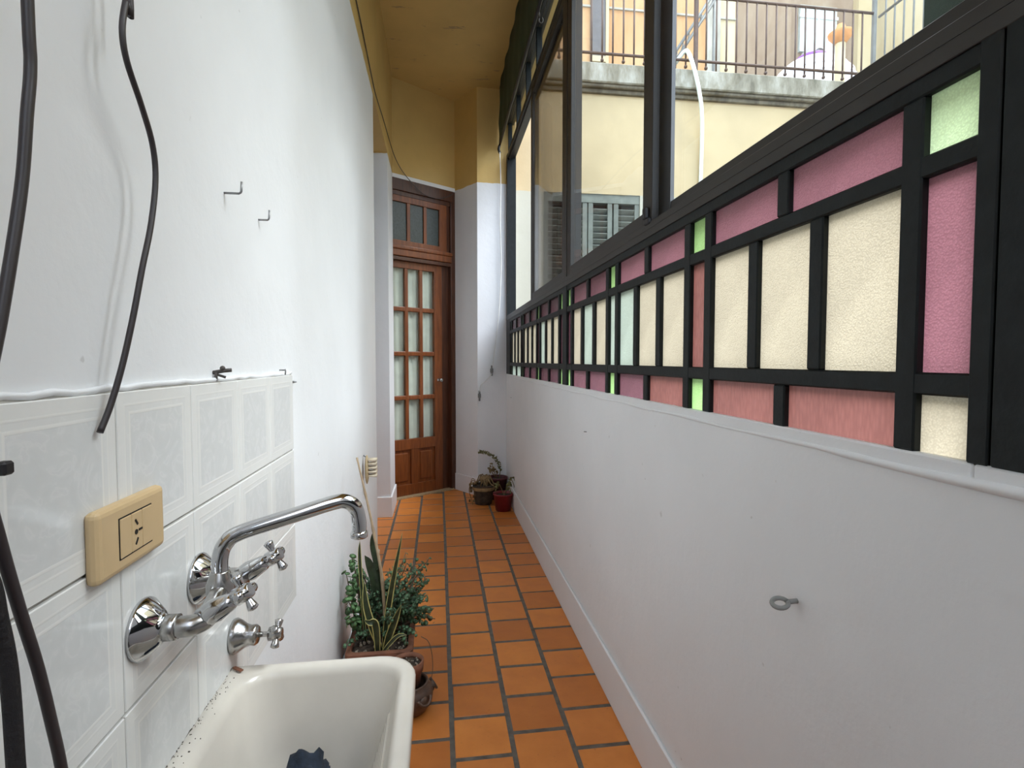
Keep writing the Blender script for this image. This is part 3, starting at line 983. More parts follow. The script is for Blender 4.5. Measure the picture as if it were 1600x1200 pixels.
b = MB(); b.lathe([(0.12, 0), (0.12, 0.01), (0.03, 0.012)], (7.40, 9.83, 7.26), (0, -1, 0), 20); b.build('fan_grille', M['darkglass'], ac)
b3 = tag(empty('apartment_building', (10, 8.0, 4.15)), 'pinkish cream side building with a dark awning ledge at the right', 'building')
b = MB(); b.box(9.0, 9.4, 2.0, 12.0, 4.15, 12); b.build('wall', M['creamwall'], b3)
b = MB(); b.box(8.96, 9.0, 5.0, 7.6, 6.3, 8.3); b.build('window', M['taupewall'], b3)
b = MB(); b.box(8.75, 9.0, 5.0, 7.6, 8.3, 8.36); b.build('canopy', M['stain'], b3)

# water tank and vent cap on the terrace
tk = tag(empty('water_tank', (4.85, 6.6, 4.15)), 'white domed water tank behind the terrace railing', 'water tank')
b = MB()
b.lathe([(0.52, 0), (0.54, 0.05), (0.54, 0.62), (0.52, 0.68), (0.49, 0.78), (0.42, 0.90), (0.32, 0.99), (0.18, 1.04), (0.17, 1.08), (0.0, 1.09)], (4.85, 6.6, 4.15), n=36)
b.build('body', M['tank'], tk)
b = MB()
for z, r in ((0.70, 0.525), (0.80, 0.485)):
    b.lathe([(r, z), (r + 0.008, z + 0.01), (r - 0.01, z + 0.02)], (4.85, 6.6, 4.15), n=36, cap0=False, cap1=False)
b.build('rib', M['tank'], tk)
b = MB(); b.lathe([(0.20, 1.03), (0.205, 1.06), (0.19, 1.09)], (4.85, 6.6, 4.15), n=24); b.build('lid_band', M['tankband'], tk)
vc = tag(empty('vent_pipe', (4.74, 5.95, 4.15)), 'cream vent pipe with a terracotta cap before the tank', 'vent pipe')
b = MB(); b.lathe([(0.055, 0), (0.055, 0.95)], (4.74, 5.95, 4.15), n=16); b.build('pipe', M['creamwall'], vc)
b = MB(); b.lathe([(0.06, 0.90), (0.13, 0.99), (0.135, 1.02), (0.06, 1.06), (0.04, 1.12), (0.0, 1.13)], (4.74, 5.95, 4.15), n=20); b.build('cap', M['cap'], vc)

# ------------------------------------------------------------------ green awning and panel
aw = tag(empty('awning', (0.58, 3.4, 3.85)), 'dark green fabric awning gathered along the top of the windows', 'awning')
b = MB()
nseg = 70
for side in (0,):
    ra, rb = [], []
    prof = [(0.0, 3.85), (0.004, 3.7), (-0.004, 3.52), (0.006, 3.40), (0.0, 3.325)]
    rows = []
    for dx, z in prof:
        rows.append([(0.577 + dx + 0.005 * math.sin(i * 0.9 + z * 7), 1.9 + (5.11 - 1.9) * i / nseg, z + 0.004 * math.sin(i * 1.3)) for i in range(nseg + 1)])
    th_ = 0.006
    front = [[b.bm.verts.new(p) for p in r] for r in rows]
    back = [[b.bm.verts.new((p[0] + th_, p[1], p[2])) for p in r] for r in rows]
    for g in (front, back):
        for u, w_ in zip(g, g[1:]):
            for i in range(nseg):
                f = b.bm.faces.new((u[i], u[i + 1], w_[i + 1], w_[i])); f.smooth = True
    for i in range(nseg):
        b.bm.faces.new((front[-1][i], front[-1][i + 1], back[-1][i + 1], back[-1][i]))
        b.bm.faces.new((front[0][i], front[0][i + 1], back[0][i + 1], back[0][i]))
b.build('fabric', M['greenfab'], aw)
b = MB(); b.tube([(0.582, 1.9, 3.325), (0.582, 5.115, 3.325)], 0.012, 8); b.build('bottom_bar', M['rubber'], aw)
b = MB(); b.tube(smooth_path([(0.582, 5.11, 3.325), (0.572, 5.10, 3.28), (0.585, 5.105, 3.245)], 4), 0.012, 8); b.build('end_bracket', M['rubber'], aw)
# ring hook on the awning edge
b = MB()
b.tube([(0.60 + 0.012 * math.cos(t * 0.55 - 1.2), 3.15, 3.27 + 0.016 * math.sin(t * 0.55 - 1.2) * -1) for t in range(10)], 0.003, 6)
b.tube([(0.592, 3.15, 3.285), (0.588, 3.15, 3.33)], 0.003, 6)
b.build('hook', M['wire'], aw)
b = MB(); b.box(0.733, 0.742, 0.37, 0.747, ZB1 - 0.03, 3.2)
tag(b.build('blind', M['greenfab'], None, (0.738, 0.65, 1.7)), 'dark green blind hanging outside the near window', 'blind')

# ------------------------------------------------------------------ laundry sink
sx0, sx1, sy0, sy1, sz = XL + 0.006, -0.046, 0.40, 1.069, 0.718
def rrect(x0, x1, y0, y1, z, rr, n=7):
    """rounded rectangle; rr = radii at (x1,y1),(x0,y1),(x0,y0),(x1,y0)"""
    out = []
    cs = [((x1, y1), 0, rr[0]), ((x0, y1), 90, rr[1]), ((x0, y0), 180, rr[2]), ((x1, y0), 270, rr[3])]
    for (cx, cy), a0, r in cs:
        ccx = cx - r if cx == x1 else cx + r
        ccy = cy - r if cy == y1 else cy + r
        for k in range(n):
            a = math.radians(a0 + 90 * k / (n - 1))
            out.append((ccx + r * math.cos(a), ccy + r * math.sin(a), z))
    return out
sink = tag(empty('laundry_sink', (-0.22, 0.74, 0.0)), 'off white ceramic laundry sink fixed to the tiled wall', 'sink')
b = MB()
ro = (0.065, 0.004, 0.004, 0.065); ri = (0.05, 0.06, 0.05, 0.05)
rings = [
    rrect(sx0 + 0.05, sx1 - 0.06, sy0 + 0.05, sy1 - 0.05, 0.40, (0.05, 0.02, 0.02, 0.05)),
    rrect(sx0 + 0.01, sx1 - 0.022, sy0 + 0.012, sy1 - 0.014, 0.56, (0.06, 0.01, 0.01, 0.06)),
    rrect(sx0, sx1 - 0.006, sy0, sy1 - 0.005, 0.668, ro),
    rrect(sx0, sx1 - 0.001, sy0, sy1 - 0.001, 0.676, ro),
    rrect(sx0, sx1, sy0, sy1, 0.708, ro),
    rrect(sx0 + 0.001, sx1 - 0.003, sy0 + 0.002, sy1 - 0.003, 0.715, ro),
    rrect(sx0 + 0.004, sx1 - 0.009, sy0 + 0.006, sy1 - 0.008, sz, ro),
    rrect(sx0 + 0.026, sx1 - 0.022, sy0 + 0.02, sy1 - 0.022, 0.7175, ri),
    rrect(sx0 + 0.034, sx1 - 0.029, sy0 + 0.027, sy1 - 0.028, 0.712, ri),
    rrect(sx0 + 0.040, sx1 - 0.033, sy0 + 0.031, sy1 - 0.032, 0.70, ri),
    rrect(sx0 + 0.062, sx1 - 0.072, sy0 + 0.05, sy1 - 0.046, 0.58, (0.05, 0.055, 0.05, 0.05)),
    rrect(sx0 + 0.085, sx1 - 0.100, sy0 + 0.07, sy1 - 0.062, 0.50, (0.05, 0.05, 0.05, 0.05)),
    rrect(sx0 + 0.11, sx1 - 0.122, sy0 + 0.095, sy1 - 0.085, 0.472, (0.04, 0.04, 0.04, 0.04)),
    rrect(sx0 + 0.14, sx1 - 0.150, sy0 + 0.13, sy1 - 0.12, 0.468, (0.03, 0.03, 0.03, 0.03)),
]
b.loops(rings, cap0=True, cap1=True)
b.build('basin', M['porcelain'], sink)
b = MB()                                        # ridged scrubbing board on the front wall of the basin
for k in range(9):
    z = 0.665 - k * 0.014
    t = (0.70 - z) / 0.12
    xx = sx1 - 0.033 - 0.039 * t
    b.tube([(xx, 0.50, z), (xx, 0.52, z), (xx, 0.955 - 0.004 * k, z), (xx + 0.002, 0.975 - 0.004 * k, z)], [0.001, 0.0045, 0.0045, 0.001], 6)
b.build('washboard_ridges', M['porcelain'], sink)
b = MB()                                        # grimy joint against the tiles
pts = [(XL + 0.006, sy0 + (sy1 + 0.004 - sy0) * i / 60, sz - 0.002 + R.uniform(-0.001, 0.0015)) for i in range(61)]
b.tube(pts, [R.uniform(0.001, 0.0045) for _ in pts], 6)
b.build('joint_grime', M['grime'], sink)
b = MB()
for i in range(150):
    u = R.random() ** 2
    b.box(*(lambda x, y, s: (x, x + s, y, y + s, sz - 0.001, sz + 0.0006))(XL + 0.009 + 0.024 * u, R.uniform(0.62, 1.06), R.uniform(0.0006, 0.0018)))
b.build('speckles', M['grime'], sink)['kind'] = 'stuff'
b = MB()
for yy in (0.50, 0.96):
    b = MB(); b.box(sx0 + 0.02, sx0 + 0.09, yy - 0.03, yy + 0.03, 0.0, 0.42, 0.006)
    b.box(sx0 + 0.02, -0.12, yy - 0.02, yy + 0.02, 0.36, 0.41, 0.006)
    b.build('bracket_leg', M['white'], sink)

# navy cloth in the sink
b = MB()
res = bmesh.ops.create_icosphere(b.bm, subdivisions=4, radius=1)
rr = random.Random(3)
ph = [(rr.uniform(-12, 12), rr.uniform(-12, 12), rr.uniform(-8, 8), rr.uniform(0, 6)) for _ in range(6)]
for v in res['verts']:
    p = v.co.copy()
    k = 1 + sum(0.16 * (0.5 - abs(math.sin(p.x * a * 0.5 + p.y * c * 0.5 + p.z * e * 0.5 + f0))) for a, c, e, f0 in ph)
    q = Vector((p.x * 0.058 * k, p.y * 0.085 * k, max(p.z, -0.55) * 0.103 * k))
    v.co = Vector((-0.232, 0.915, 0.530)) + q
for f in b.bm.faces: f.smooth = True
tag(b.build('cloth', M['bluecloth'], None, (-0.238, 0.89, 0.47)), 'crumpled navy cloth lying in the sink basin', 'cloth')

# dry leaf bits on the rim corner
b = MB(); b.obox((-0.376, 1.045, 0.722), (0.8, -0.6, 0), (0.6, 0.8, 0.1), (0, 0, 1), 0.012, 0.003, 0.001)
tag(b.build('dry_leaf', M['terracotta'], None, (-0.376, 1.045, 0.72)), 'curled reddish dry leaf on the sink corner by the tiles', 'leaf')

# ------------------------------------------------------------------ wall mixer tap
FA, FB, FZ = 0.757, 0.925, 0.945
tap = tag(empty('mixer_tap', (XL, 0.842, FZ)), 'chrome wall mixer tap with swan spout and two cross handles', 'tap')
xb = -0.331                                     # body axis distance from wall
xt = XL + 0.009
for y in (FA, FB):
    b = MB()
    b.lathe([(0.040, 0), (0.041, 0.003), (0.040, 0.006), (0.030, 0.016), (0.021, 0.025), (0.0165, 0.028), (0.0165, 0.030)], (xt, y, FZ), (1, 0, 0), 36)
    b.build('flange', M['chrome'], tap)
    b = MB(); b.lathe([(0.0165, 0.028), (0.018, 0.030), (0.018, 0.043), (0.0165, 0.045), (0.014, 0.045)], (xt, y, FZ), (1, 0, 0), 8)
    b.build('nut', M['dullchrome'], tap)
b = MB()
for y, s in ((FA, 1), (FB, -1)):
    b.tube(smooth_path([(xt + 0.040, y, FZ), (xt + 0.055, y, FZ), (xb + 0.004, y + 0.003 * s, FZ), (xb + 0.013, y + 0.014 * s, FZ + 0.002), (xb + 0.013, y + 0.032 * s, FZ + 0.005), (xb + 0.010, y + 0.055 * s, FZ + 0.009), (xb + 0.006, 0.842, FZ + 0.012)], 5), 0.0140, 14)
b.lathe([(0.017, -0.012), (0.0195, -0.006), (0.0195, 0.014), (0.016, 0.022), (0.0135, 0.030), (0.0125, 0.032)], (xb + 0.006, 0.842, FZ + 0.010), (0, 0, 1), 24)
b.build('body', M['dullchrome'], tap)
b = MB()
sb = Vector((xb + 0.006, 0.842, FZ + 0.03))
b.tube(smooth_path([sb, sb + Vector((0, 0.001, 0.03)), sb + Vector((0.008, 0.003, 0.052)), sb + Vector((0.028, 0.007, 0.066)), sb + Vector((0.10, 0.025, 0.084)), sb + Vector((0.155, 0.040, 0.0975)), sb + Vector((0.175, 0.045, 0.098)), sb + Vector((0.190, 0.049, 0.086)), sb + Vector((0.195, 0.050, 0.062)), sb + Vector((0.195, 0.050, 0.046))], 7), 0.0118, 16)
b.lathe([(0.0115, 0), (0.0140, 0.002), (0.0140, 0.008), (0.0120, 0.012)], sb + Vector((0.195, 0.050, 0.036)), (0, 0, 1), 18)
b.build('spout', M['chrome'], tap)

def cross_handle(b, c, axis, r=0.026, roll=0.3, k=1.0):
    axis = Vector(axis).normalized(); c = Vector(c)
    s = axis.cross(Vector((0, 0, 1))).normalized(); u = s.cross(axis).normalized()
    b.lathe([(0.0105 * k, -0.012 * k), (0.011 * k, 0), (0.0085 * k, 0.008 * k), (0.007 * k, 0.0085 * k)], c, axis, 16)
    for i in range(4):
        a = roll + i * math.pi / 2
        dr = s * math.cos(a) + u * math.sin(a)
        b.tube([c, c + dr * r * 0.45, c + dr * r * 0.8, c + dr * r * 0.98, c + dr * r * 1.08], [0.0042 * k, 0.0042 * k, 0.0062 * k, 0.0068 * k, 0.003 * k], 10)
ax_v = Vector((0.86, 0.0, 0.50)).normalized()
for y, rl in ((0.766, 0.15), (0.908, 0.05)):
    b = MB()
    c0 = Vector((xb + 0.008, y + (0.004 if y < 0.84 else 0.004), FZ + 0.003))
    b.lathe([(0.014, 0), (0.0155, 0.012), (0.0165, 0.020), (0.0125, 0.044), (0.0095, 0.050), (0.006, 0.052)], c0, ax_v, 12)
    b.build('valve', M['chrome'], tap)
    b = MB(); cross_handle(b, c0 + ax_v * 0.066, ax_v, 0.025, rl, 1.15)
    b.tube([c0 + ax_v * 0.048, c0 + ax_v * 0.06], 0.005, 8)
    b.build('cross_handle', M['chrome'], tap)

# small stop valve below
sv = tag(empty('stop_valve', (XL, 1.068, 0.772)), 'small chrome stop valve with bell cover and cross handle beside the sink corner', 'tap')
b = MB(); b.lathe([(0.032, 0), (0.033, 0.004), (0.029, 0.012), (0.022, 0.022), (0.0185, 0.032), (0.0195, 0.040), (0.0155, 0.045), (0.006, 0.046)], (XL + 0.009, 1.068, 0.774), (1, 0, 0), 28)
b.build('bell_cover', M['dullchrome'], sv)
b = MB(); b.tube([(XL + 0.05, 1.068, 0.774), (XL + 0.088, 1.068, 0.774)], 0.005, 10); b.build('stem', M['dullchrome'], sv)
b = MB(); cross_handle(b, (XL + 0.088, 1.068, 0.774), (1, 0.0, 0), 0.025, 0.75, 1.2); b.build('cross_handle', M['dullchrome'], sv)

# ------------------------------------------------------------------ socket plate
so = tag(empty('socket_plate', (XL + 0.009, 0.7215, 1.088)), 'ivory three module power socket plate on the wall tiles', 'socket')
b = MB(); b.box(XL + 0.007, XL + 0.024, 0.646, 0.795, 1.0455, 1.1305, 0.008, seg=3); b.build('plate', M['ivory'], so)
b = MB(); b.box(XL + 0.0235, XL + 0.0246, 0.685, 0.758, 1.0625, 1.113); b.build('gap', M['black'], so)
for k in range(3):
    y0 = 0.6865 + k * 0.0238
    b = MB(); b.box(XL + 0.0240, XL + 0.0256, y0, y0 + 0.0231, 1.064, 1.1115, 0.0008); md = b.build('module', M['ivory'], so)
    if k == 1:
        b = MB()
        yc = y0 + 0.0116; xx = XL + 0.0256
        b.obox((xx, yc - 0.002, 1.099), (1, 0, 0), (0, 0.6, -0.8), (0, 0.8, 0.6), 0.0006, 0.0045, 0.0014)
        b.obox((xx, yc - 0.002, 1.075), (1, 0, 0), (0, 0.6, 0.8), (0, 0.8, -0.6), 0.0006, 0.0045, 0.0014)
        b.obox((xx, yc + 0.0065, 1.088), (1, 0, 0), (0, 1, 0), (0, 0, 1), 0.0006, 0.004, 0.0013)
        b.lathe([(0.0032, -0.0006), (0.0032, 0.0007)], (xx, yc - 0.003, 1.087), (1, 0, 0), 12)
        b.build('socket_hole', M['black'], md)

# ------------------------------------------------------------------ cables at the left edge
def cable(name, pts, r, mat, label):
    b = MB(); b.tube(smooth_path(pts, 6), r, 10)
    return tag(b.build(name, mat, None, pts[-1]), label, 'cable')
cable('power_cable', [(XL + 0.004, 0.52, 2.45), (-0.36, 0.50, 2.30), (-0.302, 0.458, 1.80), (-0.30, 0.455, 1.567), (-0.30, 0.4555, 1.52), (-0.30, 0.450, 1.481), (-0.30, 0.443, 1.432), (-0.30, 0.431, 1.379), (-0.30, 0.418, 1.328), (-0.30, 0.402, 1.27), (-0.30, 0.400, 1.22), (-0.30, 0.410, 1.174), (-0.30, 0.424, 1.122), (-0.30, 0.439, 1.071), (-0.30, 0.450, 1.024), (-0.30, 0.461, 0.970), (-0.30, 0.468, 0.90), (-0.305, 0.47, 0.80), (-0.31, 0.475, 0.68), (-0.30, 0.50, 0.55), (-0.285, 0.535, 0.492)], 0.0040, M['cable'], 'thick dark cable looping down past the socket at the left edge')
cable('cable', [(XL + 0.004, 0.69, 2.5), (-0.375, 0.705, 2.2), (-0.362, 0.7158, 1.7480), (-0.362, 0.7079, 1.7244), (-0.362, 0.6980, 1.6855), (-0.362, 0.7053, 1.6532), (-0.362, 0.7350, 1.6151), (-0.362, 0.7585, 1.5777), (-0.362, 0.7640, 1.5350), (-0.362, 0.7497, 1.4741), (-0.364, 0.7294, 1.4140), (-0.368, 0.7124, 1.3493), (-0.374, 0.6978, 1.2912), (-0.380, 0.6836, 1.2466), (-0.384, 0.6699, 1.2178)], 0.0036, M['cable'], 'thin brown cable with a cut end hanging over the tiles')
cable('strap', [(XL + 0.004, 0.43, 1.22), (-0.34, 0.405, 1.20), (-0.305, 0.402, 1.16), (-0.30, 0.406, 1.121), (-0.30, 0.413, 1.077), (-0.30, 0.4155, 1.01), (-0.30, 0.418, 0.93), (-0.31, 0.42, 0.80)], 0.0055, M['strap'], 'rough black strap at the lower left edge behind the cable')
b = MB(); b.tube([(XL + 0.006, 0.515, 1.208), (-0.385, 0.516, 1.208), (-0.372, 0.517, 1.207)], [0.003, 0.004, 0.004], 8); b.box(-0.378, -0.368, 0.511, 0.523, 1.201, 1.213, 0.002)
tag(b.build('clip', M['rubber'], None, (XL, 0.515, 1.208)), 'small black cable clip on the tiles at the left edge', 'clip')

# ------------------------------------------------------------------ hooks
def lhook(y, z, l, h, label, r=0.0022, down=False, dy=0.0):
    b = MB()
    pts = [(XL - 0.004, y, z), (XL + l * 0.9, y + dy, z), (XL + l, y + dy, z + 0.002)]
    pts += [(XL + l + 0.001, y + dy, z + h * 0.2), (XL + l + 0.002, y + dy, z + h)] if not down else [(XL + l + 0.001, y + dy, z - h * 0.2), (XL + l, y + dy, z - h)]
    b.tube(pts, r, 8)
    return tag(b.build('wall_hook', M['steel'], None, (XL, y, z)), label, 'hook')
lhook(1.096, 1.617, 0.030, 0.022, 'larger bent steel hook, left one of the two high on the white wall')
lhook(1.292, 1.617, 0.022, 0.022, 'smaller bent steel hook, right one of the two high on the white wall', 0.002)
b = MB()
b.tube([(XL - 0.003, 1.026, 1.278), (XL + 0.018, 1.028, 1.282), (XL + 0.030, 1.03, 1.283)], 0.0035, 8)
b.tube([(XL + 0.006, 1.026, 1.279), (XL + 0.004, 1.026, 1.264)], 0.003, 8)
b.tube([(XL + 0.004, 1.026, 1.276), (XL + 0.02, 1.03, 1.270)], 0.0025, 6)
b.ball((XL + 0.016, 1.027, 1.286), 0.005, n=8)
tag(b.build('wall_hook', M['wire'], None, (XL, 1.026, 1.27)), 'rusty bent hook on the top edge of the wall tiles', 'hook')
lhook(1.432, 1.276, 0.014, 0.012, 'tiny bent hook above the last column of wall tiles', 0.0018, True)
b = MB(); b.tube([(XL - 0.002, 1.556, 1.241), (XL + 0.010, 1.558, 1.241)], [0.004, 0.0015], 8)
tag(b.build('nail', M['steel'], None, (XL, 1.556, 1.241)), 'single nail tip right of the wall tiles', 'nail')

# eye hook on the low right wall
b = MB()
b.tube([(XR + 0.004, 0.886, 0.861), (XR - 0.022, 0.884, 0.861)], 0.0046, 8)
c0 = Vector((XR - 0.036, 0.882, 0.861))
b.tube([c0 + Vector((0.014 * math.cos(a), 0.012 * math.sin(a), 0.004 * math.sin(a + 0.6))) for a in [math.radians(t) for t in range(5, 346, 17)]], 0.0042, 8)
tag(b.build('eye_hook', M['paintedsteel'], None, (XR, 0.886, 0.861)), 'painted eye hook screwed into the low right wall', 'hook')
for y, z, lab in ((2.30, 0.985, 'small nail in the low wall below the far panes'), (4.75, 0.97, 'small nail low on the right wall by the end corner')):
    b = MB(); b.tube([(XR + 0.003, y, z), (XR - 0.012, y - 0.004, z + 0.002)], 0.0022, 6)
    tag(b.build('nail', M['steel'], None, (XR, y, z)), lab, 'nail')

# ------------------------------------------------------------------ pull cord, cleats, wire
b = MB()
b.tube(smooth_path([(0.582, 5.095, 3.25), (0.586, 5.06, 2.95), (0.580, 5.05, 2.575), (0.588, 5.05, 2.2), (0.572, 5.06, 1.802), (0.543, 5.08, 1.50), (0.510, 5.10, 1.245), (0.500, 5.10, 1.17), (0.440, 5.10, 1.105), (0.398, 5.10, 1.065), (0.386, 5.095, 1.0)], 5), 0.0045, 8)
tag(b.build('pull_cord', M['cord'], None, (0.582, 5.095, 3.25)), 'white pull cord hanging from the green awning', 'cord')
for x, z, lab in ((0.505, 1.205, 'grey cord cleat, upper one on the end wall'), (0.386, 0.965, 'grey cord cleat, lower one on the end wall corner')):
    b = MB(); b.box(x - 0.008, x + 0.008, 5.096, 5.14, z - 0.05, z + 0.05, 0.004); b.box(x - 0.014, x + 0.014, 5.11, 5.14, z - 0.02, z + 0.02, 0.003)
    tag(b.build('cleat', M['cleat'], None, (x, 5.12, z)), lab, 'cleat', 'cleats of the pull cord')
def onl(s, z, dep=-0.02):
    q = P0 + d * s - nrm * dep
    return (q.x, q.y, z)
b = MB()
b.tube(smooth_path([(XL + 0.006, 2.3, 3.09), (XL + 0.006, 2.85, 3.085), (XL + 0.008, 3.40, 3.03), (XL + 0.010, 3.62, 3.01), (XL + 0.012, 4.1, 3.06), (XL + 0.014, 4.60, 3.10), (XL + 0.03, 4.90, 3.09), onl(0.07, 3.04, -0.03), onl(0.17, 2.95, -0.03), onl(0.31, 2.87), onl(0.45, 2.855), onl(0.58, 2.895), onl(0.655, 2.945)], 6), 0.0035, 6)
tag(b.build('wire', M['wire'], None, (XL, 2.85, 3.085)), 'thin wire running along the ochre wall and sagging over the door', 'wire')

# ------------------------------------------------------------------ scrub brush on the wall
br = tag(empty('scrub_brush', (XL, 2.90, 0.72)), 'oval wooden scrub brush hanging on the white wall with bristles outward', 'brush')
b = MB(); b.ball((XL + 0.022, 2.90, 0.725), 1.0, 0.011, 0.032, 0.078, n=16); b.build('back', M['palewood'], br)
b = MB(); b.tube([(XL + 0.004, 2.90, 0.80), (XL + 0.022, 2.90, 0.79)], 0.004, 6); b.build('nail', M['steel'], br)
b0 = MB(); b0.tube([(0, 0, 0), (0.045, 0, 0)], [0.0055, 0.008], 7); tuft = b0.mesh('tuft', M['bristle'])
for i in range(5):
    for j in range(3):
        inst('tuft', tuft, (XL + 0.029, 2.90 + (j - 1) * 0.016, 0.735 + (i - 2) * 0.021), br)

# ------------------------------------------------------------------ planter with plants
pl = tag(empty('planter', (-0.235, 2.24, 0.0)), 'square brown clay planter against the white wall', 'planter')
def ring_sq(hx, hy, z, r=0.02):
    return rrect(-0.235 - hx, -0.235 + hx, 2.24 - hy, 2.24 + hy, z, (r,) * 4, 5)
b = MB()
b.loops([ring_sq(0.095, 0.135, 0.0), ring_sq(0.115, 0.155, 0.135), ring_sq(0.128, 0.168, 0.138), ring_sq(0.128, 0.168, 0.172), ring_sq(0.108, 0.148, 0.174), ring_sq(0.106, 0.146, 0.150)], cap0=True, cap1=False, smooth=False)
b.build('pot', M['terracotta'], pl)
b = MB()
hs = []
nx, ny = 10, 14
for i in range(nx + 1):
    hs.append([b.bm.verts.new((-0.235 - 0.107 + 0.214 * i / nx, 2.24 - 0.147 + 0.294 * j / ny, 0.156 + R.uniform(-0.004, 0.008))) for j in range(ny + 1)])
for i in range(nx):
    for j in range(ny):
        b.bm.faces.new((hs[i][j], hs[i + 1][j], hs[i + 1][j + 1], hs[i][j + 1]))
b.build('soil', M['soil'], pl)
b = MB()
for i in range(40):
    b.ball((-0.235 + R.uniform(-0.09, 0.09), 2.13 + R.uniform(-0.02, 0.06), 0.164), R.uniform(0.003, 0.007), n=6)
b.build('pebbles', M['pebble'], pl)['kind'] = 'stuff'

def leaf_disc(b, c, nrm_, r, el=1.0, mi=0, droop=0.15):
    nrm_ = Vector(nrm_).normalized()
    s = nrm_.cross(Vector((R.uniform(-1, 1), R.uniform(-1, 1), R.uniform(-1, 1)))).normalized()
    u = s.cross(nrm_)
    c = Vector(c)
    ctr = b.bm.verts.new(c + nrm_ * r * 0.18)
    ring = [b.bm.verts.new(c + s * math.cos(a) * r * el + u * math.sin(a) * r) for a in [2 * math.pi * k / 7 for k in range(7)]]
    bot = b.bm.verts.new(c - nrm_ * r * 0.10)
    for k in range(7):
        for t in (ctr, bot):
            f = b.bm.faces.new((t, ring[k], ring[(k + 1) % 7])); f.smooth = True; f.material_index = mi

def bush(name, label, base, branches, leaf_r, mats, cat='plant', nleaf=12, wob=0.02):
    root = tag(empty(name, base), label, cat)
    bs, bl = MB(), MB()
    for tip, n in branches:
        base_v = Vector(base) + Vector((R.uniform(-0.02, 0.02), R.uniform(-0.02, 0.02), 0))
        tip = Vector(tip)
        mid = base_v.lerp(tip, 0.55) + Vector((R.uniform(-wob, wob), R.uniform(-wob, wob), wob * 1.2))
        path = smooth_path([base_v, mid, tip], 5)
        bs.tube(path, [0.005 - 0.0035 * i / (len(path) - 1) for i in range(len(path))], 6)
        for k in range(n):
            t = 0.35 + 0.65 * (k + R.random() * 0.6) / n
            i = min(len(path) - 2, int(t * (len(path) - 1)))
            c = path[i].lerp(path[i + 1], t * (len(path) - 1) - i)
            out = Vector((R.gauss(0, 1), R.gauss(0, 1), R.gauss(0.3, 0.7))).normalized()
            cc = c + out * R.uniform(0.6, 1.8) * leaf_r
            cc.x = max(cc.x, XL + 0.014)
            leaf_disc(bl, cc, (out + Vector((0, -0.2, 0.5))).normalized(), leaf_r * R.uniform(0.65, 1.15), R.uniform(0.65, 0.95))
    bs.build('stems', M['stem'], root)
    bl.build('foliage', mats, root)
    return root

br_list = []
for i in range(52):
    tx = -0.205 + R.gauss(0, 0.085); ty = 2.28 + R.gauss(0, 0.10); tz = 0.33 + R.gauss(0, 0.085)
    tx = min(max(tx, -0.36), -0.04); tz = min(max(tz, 0.20), 0.47)
    if ty < 2.16 and tz > 0.36: ty += 0.1
    br_list.append(((tx, ty, tz), 22))
br_list += [((-0.05, 2.20, 0.215), 16), ((-0.025, 2.28, 0.24), 12), ((-0.10, 2.12, 0.215), 22), ((-0.13, 2.08, 0.20), 16), ((-0.075, 2.4, 0.40), 10), ((-0.02, 2.25, 0.21), 8)] + [((-0.11 + R.uniform(-0.04, 0.06), 2.20 + R.uniform(-0.05, 0.12), 0.27 + R.uniform(-0.06, 0.09)), 24) for _ in range(14)]
bush('jade_bush', 'dense small leaved green succulent bush growing in the square planter', (-0.215, 2.27, 0.158), br_list, 0.0105, [M['leaf']])
cr = []
for tx, ty, tz in ((-0.365, 2.28, 0.49), (-0.372, 2.20, 0.44), (-0.36, 2.15, 0.36), (-0.352, 2.10, 0.30), (-0.345, 2.34, 0.42), (-0.36, 2.36, 0.36), (-0.33, 2.16, 0.25)):
    cr.append(((tx, ty, tz), 15))
bush('round_leaf_creeper', 'round leaved green creeper climbing the white wall from the planter', (-0.325, 2.27, 0.158), cr, 0.0165, [M['leaf2']], wob=0.01)

sn = tag(empty('snake_plant', (-0.235, 2.12, 0.158)), 'snake plant with yellow edged sword leaves at the front of the planter', 'plant')
def blade(pts, w, face, margin=True):
    b = MB()
    path = smooth_path(pts, 7)
    n = len(path)
    rows = []
    face = Vector(face).normalized()
    for i, p in enumerate(path):
        t = i / (n - 1)
        tg_ = (path[min(n - 1, i + 1)] - path[max(0, i - 1)]).normalized()
        s = tg_.cross(face).normalized()
        ww = w * (0.55 + 0.9 * t - 1.45 * t ** 3 + 0.0) if t < 0.97 else w * 0.03
        ww = max(ww, w * 0.03)
        nn = s.cross(tg_).normalized()
        rows.append([b.bm.verts.new(p + s * ww * k - nn * (abs(k) ** 2) * ww * -0.35) for k in (-1, -0.72, 0, 0.72, 1)] +
                    [b.bm.verts.new(p + s * ww * k - nn * (abs(k) ** 2) * ww * -0.35 + nn * -0.0022 * (1 - abs(k) * 0.6)) for k in (0.95, 0.7, 0, -0.7, -0.95)])
    for a, c in zip(rows, rows[1:]):
        for k in range(10):
            f = b.bm.faces.new((a[k], a[(k + 1) % 10], c[(k + 1) % 10], c[k])); f.smooth = True
            f.material_index = 1 if (margin and k in (0, 3, 4, 5, 8, 9)) else 0
    b.bm.faces.new(rows[0]); b.bm.faces.new(rows[-1])
    b.build('leaf', [M['snake'], M['snakeedge']], sn)
fb = (-0.23, 2.115, 0.158)
blade([fb, (-0.262, 2.10, 0.27), (-0.283, 2.095, 0.36), (-0.290, 2.10, 0.455)], 0.018, (0.2, -1, 0.1))
blade([(-0.222, 2.12, 0.158), (-0.205, 2.11, 0.30), (-0.180, 2.10, 0.45), (-0.142, 2.09, 0.635)], 0.015, (0.35, -1, 0.1))
